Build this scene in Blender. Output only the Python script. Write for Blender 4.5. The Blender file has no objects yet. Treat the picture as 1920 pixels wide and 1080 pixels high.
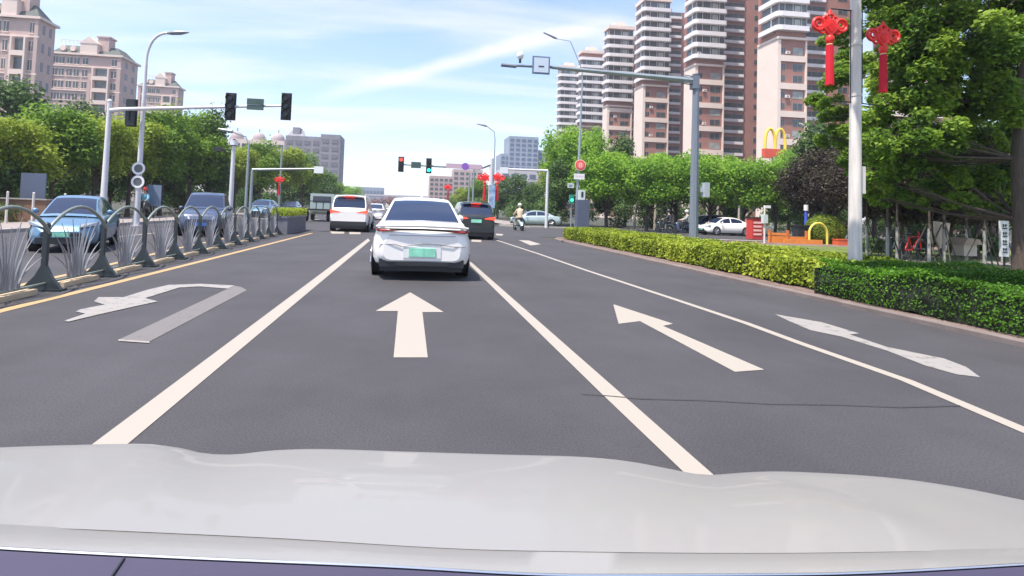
import bpy, math, random
import numpy as np
from mathutils import Vector, Matrix
random.seed(7); rng = np.random.default_rng(7)
S = bpy.context.scene
C = S.collection
R = math.radians
# ------------------------------------------------------------------ camera
FPX, CH = 1000.0, 1.30
cam_d = bpy.data.cameras.new('camera'); cam = bpy.data.objects.new('camera', cam_d); C.objects.link(cam)
cam_d.sensor_width = 36; cam_d.lens = 36 * FPX / 1920; cam_d.clip_start = 0.05; cam_d.clip_end = 5000
ROT = Matrix.Rotation(R(-6), 3, 'Z') @ Matrix.Rotation(R(92.5), 3, 'X') @ Matrix.Rotation(R(2.0), 3, 'Z')
cam.matrix_world = Matrix.Translation((0, 0, CH)) @ ROT.to_4x4()
RI = ROT.transposed()
_v = RI @ Vector((0, 1, 0))
SX = -(765 - 960 - FPX * _v.x / -_v.z) / 1920
SY = (388 - 540 + FPX * _v.y / -_v.z) / 1920
cam_d.shift_x, cam_d.shift_y = SX, SY
S.camera = cam
def ray(px, py):
    return ROT @ Vector(((px - 960 + SX * 1920) / FPX, -(py - 540 - SY * 1920) / FPX, -1))
def G(px, py, z=0.0):          # point of the plane at height z seen at that place of the photograph
    d = ray(px, py); t = (z - CH) / d.z
    return Vector((d.x * t, d.y * t, z))
def A(px, py, Y):              # point at distance Y down the road
    d = ray(px, py); t = Y / d.y
    return Vector((d.x * t, Y, CH + d.z * t))
# ------------------------------------------------------------------ light
SUN_EL, SUN_AZ = 68, 236       # azimuth clockwise from +Y
W = bpy.data.worlds.new('World'); S.world = W; W.use_nodes = True
wn, wl = W.node_tree.nodes, W.node_tree.links
for n in list(wn): wn.remove(n)
wo = wn.new('ShaderNodeOutputWorld'); bg = wn.new('ShaderNodeBackground')
sky = wn.new('ShaderNodeTexSky'); sky.sky_type = 'NISHITA'; sky.sun_disc = False
sky.sun_elevation = R(SUN_EL); sky.sun_rotation = R(SUN_AZ); sky.air_density = 1.0; sky.dust_density = 1.0; sky.ozone_density = 1.6
bg.inputs[1].default_value = 0.135
tc = wn.new('ShaderNodeTexCoord')
def wm(op, a, b=None, c=None):
    n = wn.new('ShaderNodeMath'); n.operation = op
    for i, q in enumerate((a, b, c)):
        if q is None: continue
        if hasattr(q, 'links'): wl.new(q, n.inputs[i])
        else: n.inputs[i].default_value = q
    return n.outputs[0]
sep = wn.new('ShaderNodeSeparateXYZ'); wl.new(tc.outputs['Generated'], sep.inputs[0])
zz = wm('MAXIMUM', sep.outputs[2], 0.03)
cx = wm('DIVIDE', sep.outputs[0], wm('ADD', zz, 0.12)); cy = wm('DIVIDE', sep.outputs[1], wm('ADD', zz, 0.12))
cmb = wn.new('ShaderNodeCombineXYZ'); wl.new(cx, cmb.inputs[0]); wl.new(cy, cmb.inputs[1])
mp = wn.new('ShaderNodeMapping'); wl.new(cmb.outputs[0], mp.inputs[0]); mp.inputs['Rotation'].default_value = (0, 0, R(-12)); mp.inputs['Scale'].default_value = (.38, 1.25, 1); mp.inputs['Location'].default_value = (1.3, .4, 0)
nz = wn.new('ShaderNodeTexNoise'); nz.inputs['Scale'].default_value = 1.6; nz.inputs['Detail'].default_value = 8; nz.inputs['Roughness'].default_value = .55; nz.inputs['Distortion'].default_value = .5
wl.new(mp.outputs[0], nz.inputs[0])
cr = wn.new('ShaderNodeValToRGB'); cr.color_ramp.elements[0].position = .46; cr.color_ramp.elements[1].position = .76
wl.new(nz.outputs[0], cr.inputs[0])
mixc = wn.new('ShaderNodeMixRGB'); mixc.inputs[2].default_value = (5.7, 5.35, 6.1, 1)
# thin vapour streak: a band round a great circle
d1, d2 = ray(600, 185).normalized(), ray(1140, 40).normalized()
nrm = d1.cross(d2).normalized()
dt = wn.new('ShaderNodeVectorMath'); dt.operation = 'DOT_PRODUCT'; wl.new(tc.outputs['Generated'], dt.inputs[0]); dt.inputs[1].default_value = nrm
md = ((d1 + d2) / 2).normalized()
dm = wn.new('ShaderNodeVectorMath'); dm.operation = 'DOT_PRODUCT'; wl.new(tc.outputs['Generated'], dm.inputs[0]); dm.inputs[1].default_value = md
nz2 = wn.new('ShaderNodeTexNoise'); nz2.inputs['Scale'].default_value = 9; nz2.inputs['Detail'].default_value = 5; wl.new(tc.outputs['Generated'], nz2.inputs[0])
wob = wm('ADD', dt.outputs['Value'], wm('MULTIPLY', wm('SUBTRACT', nz2.outputs[0], .5), .02))
st = wm('SUBTRACT', 1, wm('DIVIDE', wm('ABSOLUTE', wob), .018)); st = wm('MAXIMUM', st, 0)
stl = wm('MAXIMUM', wm('MULTIPLY', wm('SUBTRACT', dm.outputs['Value'], .955), 24), 0)
st = wm('MULTIPLY', wm('MINIMUM', wm('MULTIPLY', st, stl), 1), wm('MULTIPLY', nz2.outputs[0], 1.3))
hz = wm('POWER', wm('SUBTRACT', 1, zz), 9)
msk = wm('MINIMUM', wm('ADD', wm('ADD', wm('MULTIPLY', cr.outputs[0], .68), wm('MULTIPLY', st, .9)), wm('MULTIPLY', hz, .5)), 1)
tint = wn.new('ShaderNodeMixRGB'); tint.blend_type = 'MULTIPLY'; tint.inputs[0].default_value = 1; tint.inputs[2].default_value = (1.12, 1.17, 1.2, 1); wl.new(sky.outputs[0], tint.inputs[1]); wl.new(tint.outputs[0], mixc.inputs[1]); wl.new(msk, mixc.inputs[0]); wl.new(mixc.outputs[0], bg.inputs[0]); wl.new(bg.outputs[0], wo.inputs[0])
sd = bpy.data.lights.new('sun', 'SUN'); sd.energy = 4.9; sd.angle = R(.5); sd.color = (1, .93, .82)
sun = bpy.data.objects.new('sun', sd); C.objects.link(sun)
sv = Vector((math.sin(R(SUN_AZ)) * math.cos(R(SUN_EL)), math.cos(R(SUN_AZ)) * math.cos(R(SUN_EL)), math.sin(R(SUN_EL))))
sun.rotation_euler = sv.to_track_quat('Z', 'Y').to_euler()
S.view_settings.view_transform = 'Standard'; S.view_settings.look = 'None'; S.view_settings.gamma = 1
S.view_settings.exposure = 0.82
S.cycles.max_bounces = 6; S.cycles.transparent_max_bounces = 6
# ------------------------------------------------------------------ materials
MATS = {}
def mat(name, col, rough=.6, metal=0, var=0, scale=3, bump=0, coat=0, emit=None, estr=0, spec=.5, stretch=None, col2=None, bscale=None):
    if name in MATS: return MATS[name]
    m = bpy.data.materials.new(name); m.use_nodes = True; nt = m.node_tree; b = nt.nodes['Principled BSDF']
    b.inputs['Base Color'].default_value = (*col, 1); b.inputs['Roughness'].default_value = rough; b.inputs['Metallic'].default_value = metal
    b.inputs['Coat Weight'].default_value = coat; b.inputs['Coat Roughness'].default_value = .04; b.inputs['Specular IOR Level'].default_value = spec
    if emit: b.inputs['Emission Color'].default_value = (*emit, 1); b.inputs['Emission Strength'].default_value = estr
    if var or bump or col2:
        t = nt.nodes.new('ShaderNodeTexCoord'); mp = nt.nodes.new('ShaderNodeMapping'); nt.links.new(t.outputs['Object'], mp.inputs[0])
        if stretch: mp.inputs['Scale'].default_value = stretch
        n = nt.nodes.new('ShaderNodeTexNoise'); n.inputs['Scale'].default_value = scale; n.inputs['Detail'].default_value = 6; n.inputs['Roughness'].default_value = .65
        nt.links.new(mp.outputs[0], n.inputs[0])
        if var or col2:
            r = nt.nodes.new('ShaderNodeValToRGB'); r.color_ramp.elements[0].position = .3; r.color_ramp.elements[1].position = .7
            a = [c * (1 - var) for c in col]; c2 = col2 if col2 else [min(1, c * (1 + var)) for c in col]
            r.color_ramp.elements[0].color = (*a, 1); r.color_ramp.elements[1].color = (*c2, 1)
            nt.links.new(n.outputs[0], r.inputs[0]); nt.links.new(r.outputs[0], b.inputs['Base Color'])
        if bump:
            bn = nt.nodes.new('ShaderNodeTexNoise'); bn.inputs['Scale'].default_value = bscale or scale * 4; bn.inputs['Detail'].default_value = 4
            nt.links.new(t.outputs['Object'], bn.inputs[0])
            bb = nt.nodes.new('ShaderNodeBump'); bb.inputs['Strength'].default_value = bump; bb.inputs['Distance'].default_value = .02
            nt.links.new(bn.outputs[0], bb.inputs['Height']); nt.links.new(bb.outputs[0], b.inputs['Normal'])
    MATS[name] = m; return m
def leafmat(name, c0, c1, c2, trans=.35):
    m = bpy.data.materials.new(name); m.use_nodes = True; nt = m.node_tree; b = nt.nodes['Principled BSDF']
    g = nt.nodes.new('ShaderNodeNewGeometry'); r = nt.nodes.new('ShaderNodeValToRGB')
    e = r.color_ramp.elements; e[0].color = (*c0, 1); e[0].position = .05; e[1].color = (*c2, 1); e[1].position = .95
    k = e.new(.5); k.color = (*c1, 1)
    t = nt.nodes.new('ShaderNodeTexCoord'); n = nt.nodes.new('ShaderNodeTexNoise'); n.inputs['Scale'].default_value = .9; nt.links.new(t.outputs['Object'], n.inputs[0])
    mx = nt.nodes.new('ShaderNodeMath'); mx.operation = 'MULTIPLY_ADD'; mx.inputs[1].default_value = .45
    nt.links.new(g.outputs['Random Per Island'], mx.inputs[0])
    m2 = nt.nodes.new('ShaderNodeMath'); m2.operation = 'MULTIPLY_ADD'; m2.inputs[1].default_value = 1.7; m2.inputs[2].default_value = -.6
    nt.links.new(n.outputs[0], m2.inputs[0]); nt.links.new(m2.outputs[0], mx.inputs[2])
    nt.links.new(mx.outputs[0], r.inputs[0]); nt.links.new(r.outputs[0], b.inputs['Base Color'])
    b.inputs['Roughness'].default_value = .55; b.inputs['Specular IOR Level'].default_value = .25
    tr = nt.nodes.new('ShaderNodeBsdfTranslucent'); nt.links.new(r.outputs[0], tr.inputs[0])
    ms = nt.nodes.new('ShaderNodeMixShader'); ms.inputs[0].default_value = trans
    o = nt.nodes['Material Output']; nt.links.new(b.outputs[0], ms.inputs[1]); nt.links.new(tr.outputs[0], ms.inputs[2]); nt.links.new(ms.outputs[0], o.inputs[0])
    MATS[name] = m; return m
white_paint = mat('white_car_paint', (.84, .80, .77), .25, coat=.8, var=.02)
bonnet_paint = mat('pale_bonnet_paint', (.262, .252, .246), .45, coat=.22, var=.02, scale=2)
silver_paint = mat('silver_green_paint', (.42, .50, .48), .3, .4, coat=.6)
blue_paint = mat('light_blue_paint', (.11, .21, .33), .3, .3, coat=.8)
navy_paint = mat('navy_paint', (.05, .07, .13), .28, .2, coat=.8)
black_paint = mat('black_green_paint', (.018, .026, .026), .25, coat=.8)
grey_paint = mat('grey_car_paint', (.25, .27, .32), .3, .3, coat=.6)
glass = mat('dark_car_glass', (.015, .025, .06), .08, spec=.8)
rubber = mat('tyre_rubber', (.02, .02, .022), .85)
trim = mat('black_trim', (.02, .022, .026), .5)
rimm = mat('alloy', (.5, .5, .52), .35, .8)
chrome = mat('bright_metal', (.7, .7, .72), .2, .9)
tail_on = mat('brake_light_lit', (.6, .02, .01), .3, emit=(1, .05, .02), estr=1.6)
tail_off = mat('tail_light_red', (.35, .03, .03), .25, coat=.5)
headl = mat('headlight_glass', (.55, .6, .65), .1, coat=.8)
plate_green = mat('green_number_plate', (.25, .62, .45), .45, var=.25, scale=4)
plate_blue = mat('blue_number_plate', (.05, .15, .5), .45)
pole_white = mat('painted_white_pole', (.62, .60, .62), .45, var=.12, scale=2, stretch=(3, 3, .4))
pole_cream = mat('weathered_pale_pole', (.66, .60, .56), .55, var=.22, scale=3, stretch=(4, 4, .3))
pole_grey = mat('blue_grey_pole', (.17, .19, .24), .45, var=.12, scale=2, stretch=(3, 3, .4))
pole_galv = mat('galvanised_pole', (.30, .34, .36), .4, .3, var=.12)
sig_black = mat('signal_housing', (.015, .018, .022), .5)
red_plastic = mat('red_knot_plastic', (.85, .025, .02), .45, var=.1, scale=5)
red_tassel = mat('red_tassel_cloth', (.62, .008, .03), .7, var=.15, scale=8, stretch=(6, 6, .3))
sign_white = mat('sign_white', (.75, .74, .74), .5)
sign_red = mat('sign_red', (.75, .05, .04), .5)
sign_blue = mat('sign_blue', (.03, .12, .45), .5)
concrete = mat('concrete', (.34, .31, .29), .85, var=.15, scale=2, bump=.2)
bark = mat('bark', (.075, .055, .045), .9, var=.35, scale=6, stretch=(3, 3, .5), bump=.5)
bark_white = mat('whitewashed_bark', (.34, .33, .31), .9, var=.2, scale=6)
leaf_light = leafmat('leaf_light_green', (.10, .22, .02), (.22, .40, .04), (.36, .52, .07), .5)
leaf_mid = leafmat('leaf_mid_green', (.07, .15, .02), (.16, .28, .03), (.28, .42, .06), .5)
leaf_olive = leafmat('leaf_olive_green', (.14, .20, .02), (.28, .36, .04), (.42, .48, .07), .5)
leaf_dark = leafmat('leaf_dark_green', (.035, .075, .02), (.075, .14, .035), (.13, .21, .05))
leaf_purple = leafmat('leaf_plum', (.02, .015, .011), (.045, .03, .02), (.06, .06, .025), .25)
leaf_hedge_y = leafmat('leaf_yellow_privet', (.10, .15, .012), (.26, .33, .03), (.45, .50, .06))
leaf_hedge_g = leafmat('leaf_green_box', (.04, .10, .008), (.09, .22, .012), (.15, .34, .02))
# ------------------------------------------------------------------ mesh helpers
class MB:
    def __init__(s): s.v = []; s.f = []; s.m = []
    def add(s, vs, fs, mi=0):
        o = len(s.v); s.v += [tuple(p) for p in vs]; s.f += [tuple(i + o for i in f) for f in fs]; s.m += [mi] * len(fs); return s
    def box(s, x0, x1, y0, y1, z0, z1, mi=0):
        return s.add([(x0, y0, z0), (x1, y0, z0), (x1, y1, z0), (x0, y1, z0), (x0, y0, z1), (x1, y0, z1), (x1, y1, z1), (x0, y1, z1)],
                     [(0, 3, 2, 1), (4, 5, 6, 7), (0, 1, 5, 4), (1, 2, 6, 5), (2, 3, 7, 6), (3, 0, 4, 7)], mi)
    def tube(s, pts, r, n=8, mi=0, cap=True):
        pts = [Vector(p) for p in pts]; k = len(pts)
        rs = list(r) if hasattr(r, '__len__') else [r] * k
        vs = []; prev = None
        for i, p in enumerate(pts):
            d = (pts[min(i + 1, k - 1)] - pts[max(i - 1, 0)]).normalized()
            if prev is None:
                u = d.orthogonal().normalized()
            else:
                u = (prev - d * prev.dot(d)).normalized()
            prev = u; w = d.cross(u)
            for j in range(n):
                a = 2 * math.pi * j / n; vs.append(p + (u * math.cos(a) + w * math.sin(a)) * rs[i])
        fs = [(i * n + j, i * n + (j + 1) % n, (i + 1) * n + (j + 1) % n, (i + 1) * n + j) for i in range(k - 1) for j in range(n)]
        if cap: fs += [tuple(range(n))[::-1], tuple((k - 1) * n + j for j in range(n))]
        return s.add(vs, fs, mi)
    def extr(s, poly, vec, mi=0):
        poly = [Vector(p) for p in poly]; vec = Vector(vec); n = len(poly)
        return s.add(poly + [p + vec for p in poly], [tuple(range(n))[::-1], tuple(range(n, 2 * n))] + [(i, (i + 1) % n, n + (i + 1) % n, n + i) for i in range(n)], mi)
    def disc(s, c, r, axis, th, n=24, mi=0, r2=None):
        c = Vector(c); ax = Vector(axis).normalized()
        return s.tube([c, c + ax * th], [r, r if r2 is None else r2], n, mi)
    def ring(s, c, ri, ro, axis, th, n=28, mi=0):
        c = Vector(c); ax = Vector(axis).normalized(); u = ax.orthogonal().normalized(); w = ax.cross(u); vs = []
        for j in range(n):
            a = 2 * math.pi * j / n; d = u * math.cos(a) + w * math.sin(a)
            vs += [c + d * ri, c + d * ro, c + d * ro + ax * th, c + d * ri + ax * th]
        fs = []
        for j in range(n):
            k = (j + 1) % n
            for q in range(4): fs.append((j * 4 + q, j * 4 + (q + 1) % 4, k * 4 + (q + 1) % 4, k * 4 + q))
        return s.add(vs, fs, mi)
    def grid(s, rows, mi=0, mask=None):
        nr, nc = len(rows), len(rows[0]); vs = [p for r in rows for p in r]
        fs = [(i * nc + j, i * nc + j + 1, (i + 1) * nc + j + 1, (i + 1) * nc + j) for i in range(nr - 1) for j in range(nc - 1) if mask is None or mask(i, j)]
        return s.add(vs, fs, mi)
    def ball(s, c, r, n=10, m=7, mi=0):
        c = Vector(c); rr = r if hasattr(r, '__len__') else (r, r, r)
        rows = [[c + Vector((rr[0] * math.sin(math.pi * i / m) * math.cos(2 * math.pi * j / n), rr[1] * math.sin(math.pi * i / m) * math.sin(2 * math.pi * j / n), rr[2] * math.cos(math.pi * i / m))) for j in range(n + 1)] for i in range(m + 1)]
        return s.grid(rows, mi)
    def build(s, name, mats, parent=None, smooth=None, loc=None):
        used_v = sorted({i for f in s.f for i in f}); rm = {o: k for k, o in enumerate(used_v)}
        me = bpy.data.meshes.new(name); me.from_pydata([s.v[i] for i in used_v], [], [tuple(rm[i] for i in f) for f in s.f])
        for m in (mats if isinstance(mats, (list, tuple)) else [mats]): me.materials.append(m)
        me.polygons.foreach_set('material_index', s.m)
        if smooth:
            me.polygons.foreach_set('use_smooth', [True] * len(s.f)); me.set_sharp_from_angle(angle=R(smooth))
        me.update()
        o = bpy.data.objects.new(name, me); C.objects.link(o)
        if parent: o.parent = parent
        if loc is not None: o.location = loc
        return o
def tag(o, label=None, cat=None, group=None, kind=None):
    if label: o['label'] = label
    if cat: o['category'] = cat
    if group: o['group'] = group
    if kind: o['kind'] = kind
    return o
def thing(name, label, cat, loc=(0, 0, 0), rz=0, group=None):
    o = bpy.data.objects.new(name, None); C.objects.link(o); o.location = loc; o.rotation_euler = (0, 0, rz); o.empty_display_size = .2
    return tag(o, label, cat, group)
KIDS = {}
def copy_tree(o, loc=None, rz=None, label=None, scale=None, group=None):
    c = o.copy(); C.objects.link(c)
    if loc is not None: c.location = loc
    if rz is not None: c.rotation_euler = (0, 0, rz)
    if label: c['label'] = label
    if scale: c.scale = scale if hasattr(scale, '__len__') else (scale,) * 3
    if group: c['group'] = group
    if o not in KIDS: KIDS[o] = list(o.children)
    for ch in KIDS[o]:
        d = ch.copy(); C.objects.link(d); d.parent = c
        if ch not in KIDS: KIDS[ch] = list(ch.children)
        for g in KIDS[ch]:
            e = g.copy(); C.objects.link(e); e.parent = d
    return c
def leaves(name, pos, nrm, size, m, parent=None, jit=.5, aspect=.6, local=None):
    n = len(pos); pos = np.asarray(pos, float); nrm = np.asarray(nrm, float)
    nn = nrm + rng.normal(0, jit, (n, 3)); nn /= np.linalg.norm(nn, axis=1)[:, None] + 1e-9
    t = rng.normal(0, 1, (n, 3)); u = np.cross(nn, t); u /= np.linalg.norm(u, axis=1)[:, None] + 1e-9; w = np.cross(nn, u)
    sz = (size * (0.6 + .8 * rng.random(n)))[:, None]
    u = u * sz * .5; w = w * sz * .5 * aspect
    v = np.stack([pos - u, pos + w - u * .1, pos + u, pos - w - u * .1], 1).reshape(-1, 3)
    me = bpy.data.meshes.new(name); me.vertices.add(4 * n); me.vertices.foreach_set('co', v.ravel())
    me.loops.add(4 * n); me.loops.foreach_set('vertex_index', np.arange(4 * n))
    me.polygons.add(n); me.polygons.foreach_set('loop_start', np.arange(n) * 4)
    me.materials.append(m); me.update(calc_edges=True)
    o = bpy.data.objects.new(name, me); C.objects.link(o)
    if parent: o.parent = parent
    return o
# ------------------------------------------------------------------ setting
def asphalt_mat():
    m = mat('asphalt', (.049, .047, .052), .85, var=.2, scale=.6)
    nt = m.node_tree; b = nt.nodes['Principled BSDF']; lk = b.inputs['Base Color'].links[0]; src = lk.from_socket
    t = nt.nodes.new('ShaderNodeTexCoord'); n = nt.nodes.new('ShaderNodeTexNoise'); n.inputs['Scale'].default_value = 85; n.inputs['Detail'].default_value = 5
    nt.links.new(t.outputs['Object'], n.inputs[0]); r = nt.nodes.new('ShaderNodeValToRGB'); r.color_ramp.elements[0].color = (.62, .62, .62, 1); r.color_ramp.elements[1].color = (1.35, 1.33, 1.35, 1)
    r.color_ramp.elements[0].position = .3; r.color_ramp.elements[1].position = .72
    nt.links.new(n.outputs[0], r.inputs[0])
    mp = nt.nodes.new('ShaderNodeMapping'); mp.inputs['Scale'].default_value = (1.1, .03, 1); nt.links.new(t.outputs['Object'], mp.inputs[0])
    n2 = nt.nodes.new('ShaderNodeTexNoise'); n2.inputs['Scale'].default_value = 1.0; n2.inputs['Detail'].default_value = 3; nt.links.new(mp.outputs[0], n2.inputs[0])
    r2 = nt.nodes.new('ShaderNodeValToRGB'); r2.color_ramp.elements[0].color = (.80, .80, .83, 1); r2.color_ramp.elements[1].color = (1.16, 1.13, 1.13, 1); nt.links.new(n2.outputs[0], r2.inputs[0])
    x1 = nt.nodes.new('ShaderNodeMixRGB'); x1.blend_type = 'MULTIPLY'; x1.inputs[0].default_value = 1; nt.links.new(src, x1.inputs[1]); nt.links.new(r.outputs[0], x1.inputs[2])
    x2 = nt.nodes.new('ShaderNodeMixRGB'); x2.blend_type = 'MULTIPLY'; x2.inputs[0].default_value = 1; nt.links.new(x1.outputs[0], x2.inputs[1]); nt.links.new(r2.outputs[0], x2.inputs[2])
    nt.links.new(x2.outputs[0], b.inputs['Base Color'])
    bp = nt.nodes.new('ShaderNodeBump'); bp.inputs['Strength'].default_value = .2; bp.inputs['Distance'].default_value = .006; nt.links.new(n.outputs[0], bp.inputs['Height']); nt.links.new(bp.outputs[0], b.inputs['Normal'])
    return m
asph = asphalt_mat()
def paintmat(name, col, wear):
    m = mat(name, col, .7); nt = m.node_tree; b = nt.nodes['Principled BSDF']
    t = nt.nodes.new('ShaderNodeTexCoord'); n = nt.nodes.new('ShaderNodeTexNoise'); n.inputs['Scale'].default_value = 7; n.inputs['Detail'].default_value = 9; n.inputs['Roughness'].default_value = .8
    nt.links.new(t.outputs['Object'], n.inputs[0]); r = nt.nodes.new('ShaderNodeValToRGB')
    r.color_ramp.elements[0].position = wear - .06; r.color_ramp.elements[1].position = wear + .06
    r.color_ramp.elements[0].color = (.09, .086, .09, 1); r.color_ramp.elements[1].color = (*col, 1)
    nt.links.new(n.outputs[0], r.inputs[0]); nt.links.new(r.outputs[0], b.inputs['Base Color']); return m
pw = paintmat('road_paint_white', (.32, .285, .25), .3)
pw_head = paintmat('road_paint_scuffed', (.27, .25, .24), .41)
pw_worn = paintmat('road_paint_worn', (.145, .132, .13), .40)
py_ = paintmat('road_paint_yellow', (.38, .26, .13), .36)
kerbm = mat('kerb_stone', (.17, .135, .125), .9, var=.2, scale=3, bump=.3)
soil = mat('soil', (.13, .085, .075), .95, var=.3, scale=4, bump=.6, col2=(.22, .15, .13))
grass = mat('lawn_grass', (.06, .10, .02), .9, var=.3, scale=1.2, col2=(.16, .20, .035), bump=.6, bscale=30)
under = mat('dark_ground', (.05, .05, .035), .95, var=.3, scale=1)  # dark ground tone with random mottling
pave = mat('paving', (.26, .22, .21), .85, var=.12, scale=2)
def sheet(name, poly, z, m, mz=None):
    b = MB(); b.add([(p[0], p[1], z) for p in poly], [tuple(range(len(poly)))]); o = b.build(name, m); return tag(o, kind='structure')
sheet('ground', [(-900, -60), (900, -60), (900, 1600), (-900, 1600)], -.02, under)
KX = 6.75; CY0, CY1 = 28.5, 42
sheet('main_road', [(-13, -30), (KX, -30), (KX, 600), (-13, 600)], 0, asph)
sheet('side_road', [(KX, CY0 - 1.5), (90, CY0 - 1.5), (90, CY1), (KX, CY1)], -.004, asph)
# kerbs
def strip(name, pts, w, z0, z1, m):
    b = MB(); pts = [Vector((p[0], p[1], 0)) for p in pts]; rows = []
    for i, p in enumerate(pts):
        d = (pts[min(i + 1, len(pts) - 1)] - pts[max(i - 1, 0)]).normalized(); n = Vector((d.y, -d.x, 0))
        a, c = p, p + n * w
        rows.append([(a.x, a.y, z0), (a.x, a.y, z1 - .015), (a.x + n.x * .015, a.y + n.y * .015, z1), (c.x, c.y, z1), (c.x, c.y, z0)])
    b.grid(rows); return tag(b.build(name, m), kind='structure')
corner = [(KX + 4 - 4 * math.cos(a), CY0 - 5 + 4 * math.sin(a)) for a in [R(t) for t in range(0, 91, 15)]]
kerb_pts = [(KX, -6 + i * 1.5) for i in range(20)] + corner + [(60, CY0 - 1)]
strip('kerb', kerb_pts, .14, -.02, .07, kerbm)
strip('kerb', [(60, CY1), (KX + 3, CY1), (KX, CY1 + 3), (KX, 500)], .15, -.02, .12, concrete)
strip('kerb', [(-13, 500), (-13, -6)], .15, -.02, .13, concrete)
soil_poly = [(p[0] + .14, p[1]) for p in kerb_pts[:-1]] + [(60, CY0 - 1.2), (60, -6)]
sheet('soil_bed', soil_poly, .06, soil)
lawn_poly = [(9.9, -6), (9.9, 22), (13, 24.5), (60, 24.5), (60, -6)]
sheet('lawn', lawn_poly, .066, grass)
sheet('pavement', [(-16.5, -20), (-13.15, -20), (-13.15, 500), (-16.5, 500)], .125, pave)
sheet('pavement', [(KX + 1.5, CY1 + 3), (KX + 4.5, CY1 + 3), (KX + 4.5, 500), (KX + 1.5, 500)], .1, pave)
sheet('footpath', [(13.2, 2), (13.2, 13), (17, 17.2), (45, 17.2), (45, 15.6), (18, 15.6), (14.2, 12.5), (14.2, 2)], .072, pave)
sheet('forecourt', [(13, 29), (60, 29), (60, 30), (13, 30)], .03, pave)
# ---- road markings (thin sheets of paint)
def mark(name, pix, m, z=.004):
    b = MB(); b.add([G(x, y, z) for x, y in pix], [tuple(range(len(pix)))]); return tag(b.build(name, m), kind='structure')
def line(name, pix, w, m, z=.004):
    pts = [G(x, y, z) for x, y in pix]; b = MB(); rows = []
    for i, p in enumerate(pts):
        d = (pts[min(i + 1, len(pts) - 1)] - pts[max(i - 1, 0)]).normalized(); n = Vector((d.y, -d.x, 0)) * w / 2
        rows.append([p - n, p + n])
    b.grid(rows); return tag(b.build(name, m), kind='structure')
mark('lane_line', [(60, 930), (130, 930), (236, 835), (694, 451), (690, 447), (170, 835)], pw)
mark('lane_line', [(1355, 960), (1402, 960), (1340, 892), (1165, 738), (875, 484), (868, 484), (1128, 738), (1283, 886)], pw)
line('lane_line', [(918, 446), (1010, 476), (1100, 507), (1250, 556), (1400, 606), (1500, 643), (1700, 713), (1925, 808), (2100, 880)], .11, pw)
line('centre_line', [(-160, 625), (0, 583), (200, 534), (400, 484), (585, 437)], .14, py_)
line('centre_line', [(-250, 600), (0, 543), (130, 514), (330, 466), (560, 418)], .13, py_)
line('road_crack', [(1090, 738), (1130, 741), (1200, 747), (1320, 750), (1450, 757), (1560, 758), (1690, 763), (1800, 760)], .010, mat('crack_tar', (.035, .033, .036), .9), .0075)
mark('straight_arrow', [(769, 548), (832, 585), (792, 585), (802, 670), (738, 670), (746, 583), (704, 583)], pw)
mark('straight_arrow', [(1150, 571), (1152, 571), (1262, 607), (1243, 611), (1433, 693), (1378, 697), (1200, 602), (1160, 607)], pw)
mark('worn_arrow', [(1453, 589), (1541, 604), (1611, 625), (1593, 627), (1662, 650), (1720, 662), (1770, 672), (1812, 688), (1838, 707), (1795, 702), (1737, 686), (1662, 657), (1578, 631), (1520, 619), (1482, 603)], pw_head)
mark('turn_arrow_stem', [(222, 637), (279, 641), (463, 544), (452, 538), (437, 535), (428, 541)], pw_worn)
mark('turn_arrow_head', [(439, 535), (375, 532), (316, 534), (277, 543), (232, 557), (185, 557), (176, 565), (196, 571), (150, 580), (142, 584), (160, 588), (121, 601), (128, 603), (165, 594), (200, 586), (258, 573), (296, 565), (272, 559), (336, 539), (375, 537), (428, 541)], pw_head, .008)
mark('turn_arrow_edge', [(222, 636), (279, 640), (281, 643), (222, 639)], pw_head, .008)
for pix in ([(618, 433), (646, 433), (645, 438), (622, 438)], [(655, 435), (676, 435), (676, 439), (655, 439)], [(884, 449), (903, 449), (902, 454), (884, 453)], [(972, 450), (992, 451), (1014, 458), (995, 460)],
            [(930, 438), (944, 439), (941, 442), (930, 441)]):
    mark('crossing_dash', pix, pw)
# opposite carriageway lines
for y0 in range(8, 80, 9):
    b = MB(); b.add([(-9.4, y0, .004), (-9.27, y0, .004), (-9.27, y0 + 4, .004), (-9.4, y0 + 4, .004)], [(0, 1, 2, 3)]); tag(b.build('lane_dash', pw), kind='structure')
for k in range(10):
    b = MB(); x = -12.3 + k * .95; b.add([(x - .9, 41, .004), (x - .5, 41, .004), (x - .5, 45, .004), (x - .9, 45, .004)], [(0, 1, 2, 3)]); tag(b.build('crossing_stripe', pw), kind='structure')
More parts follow.
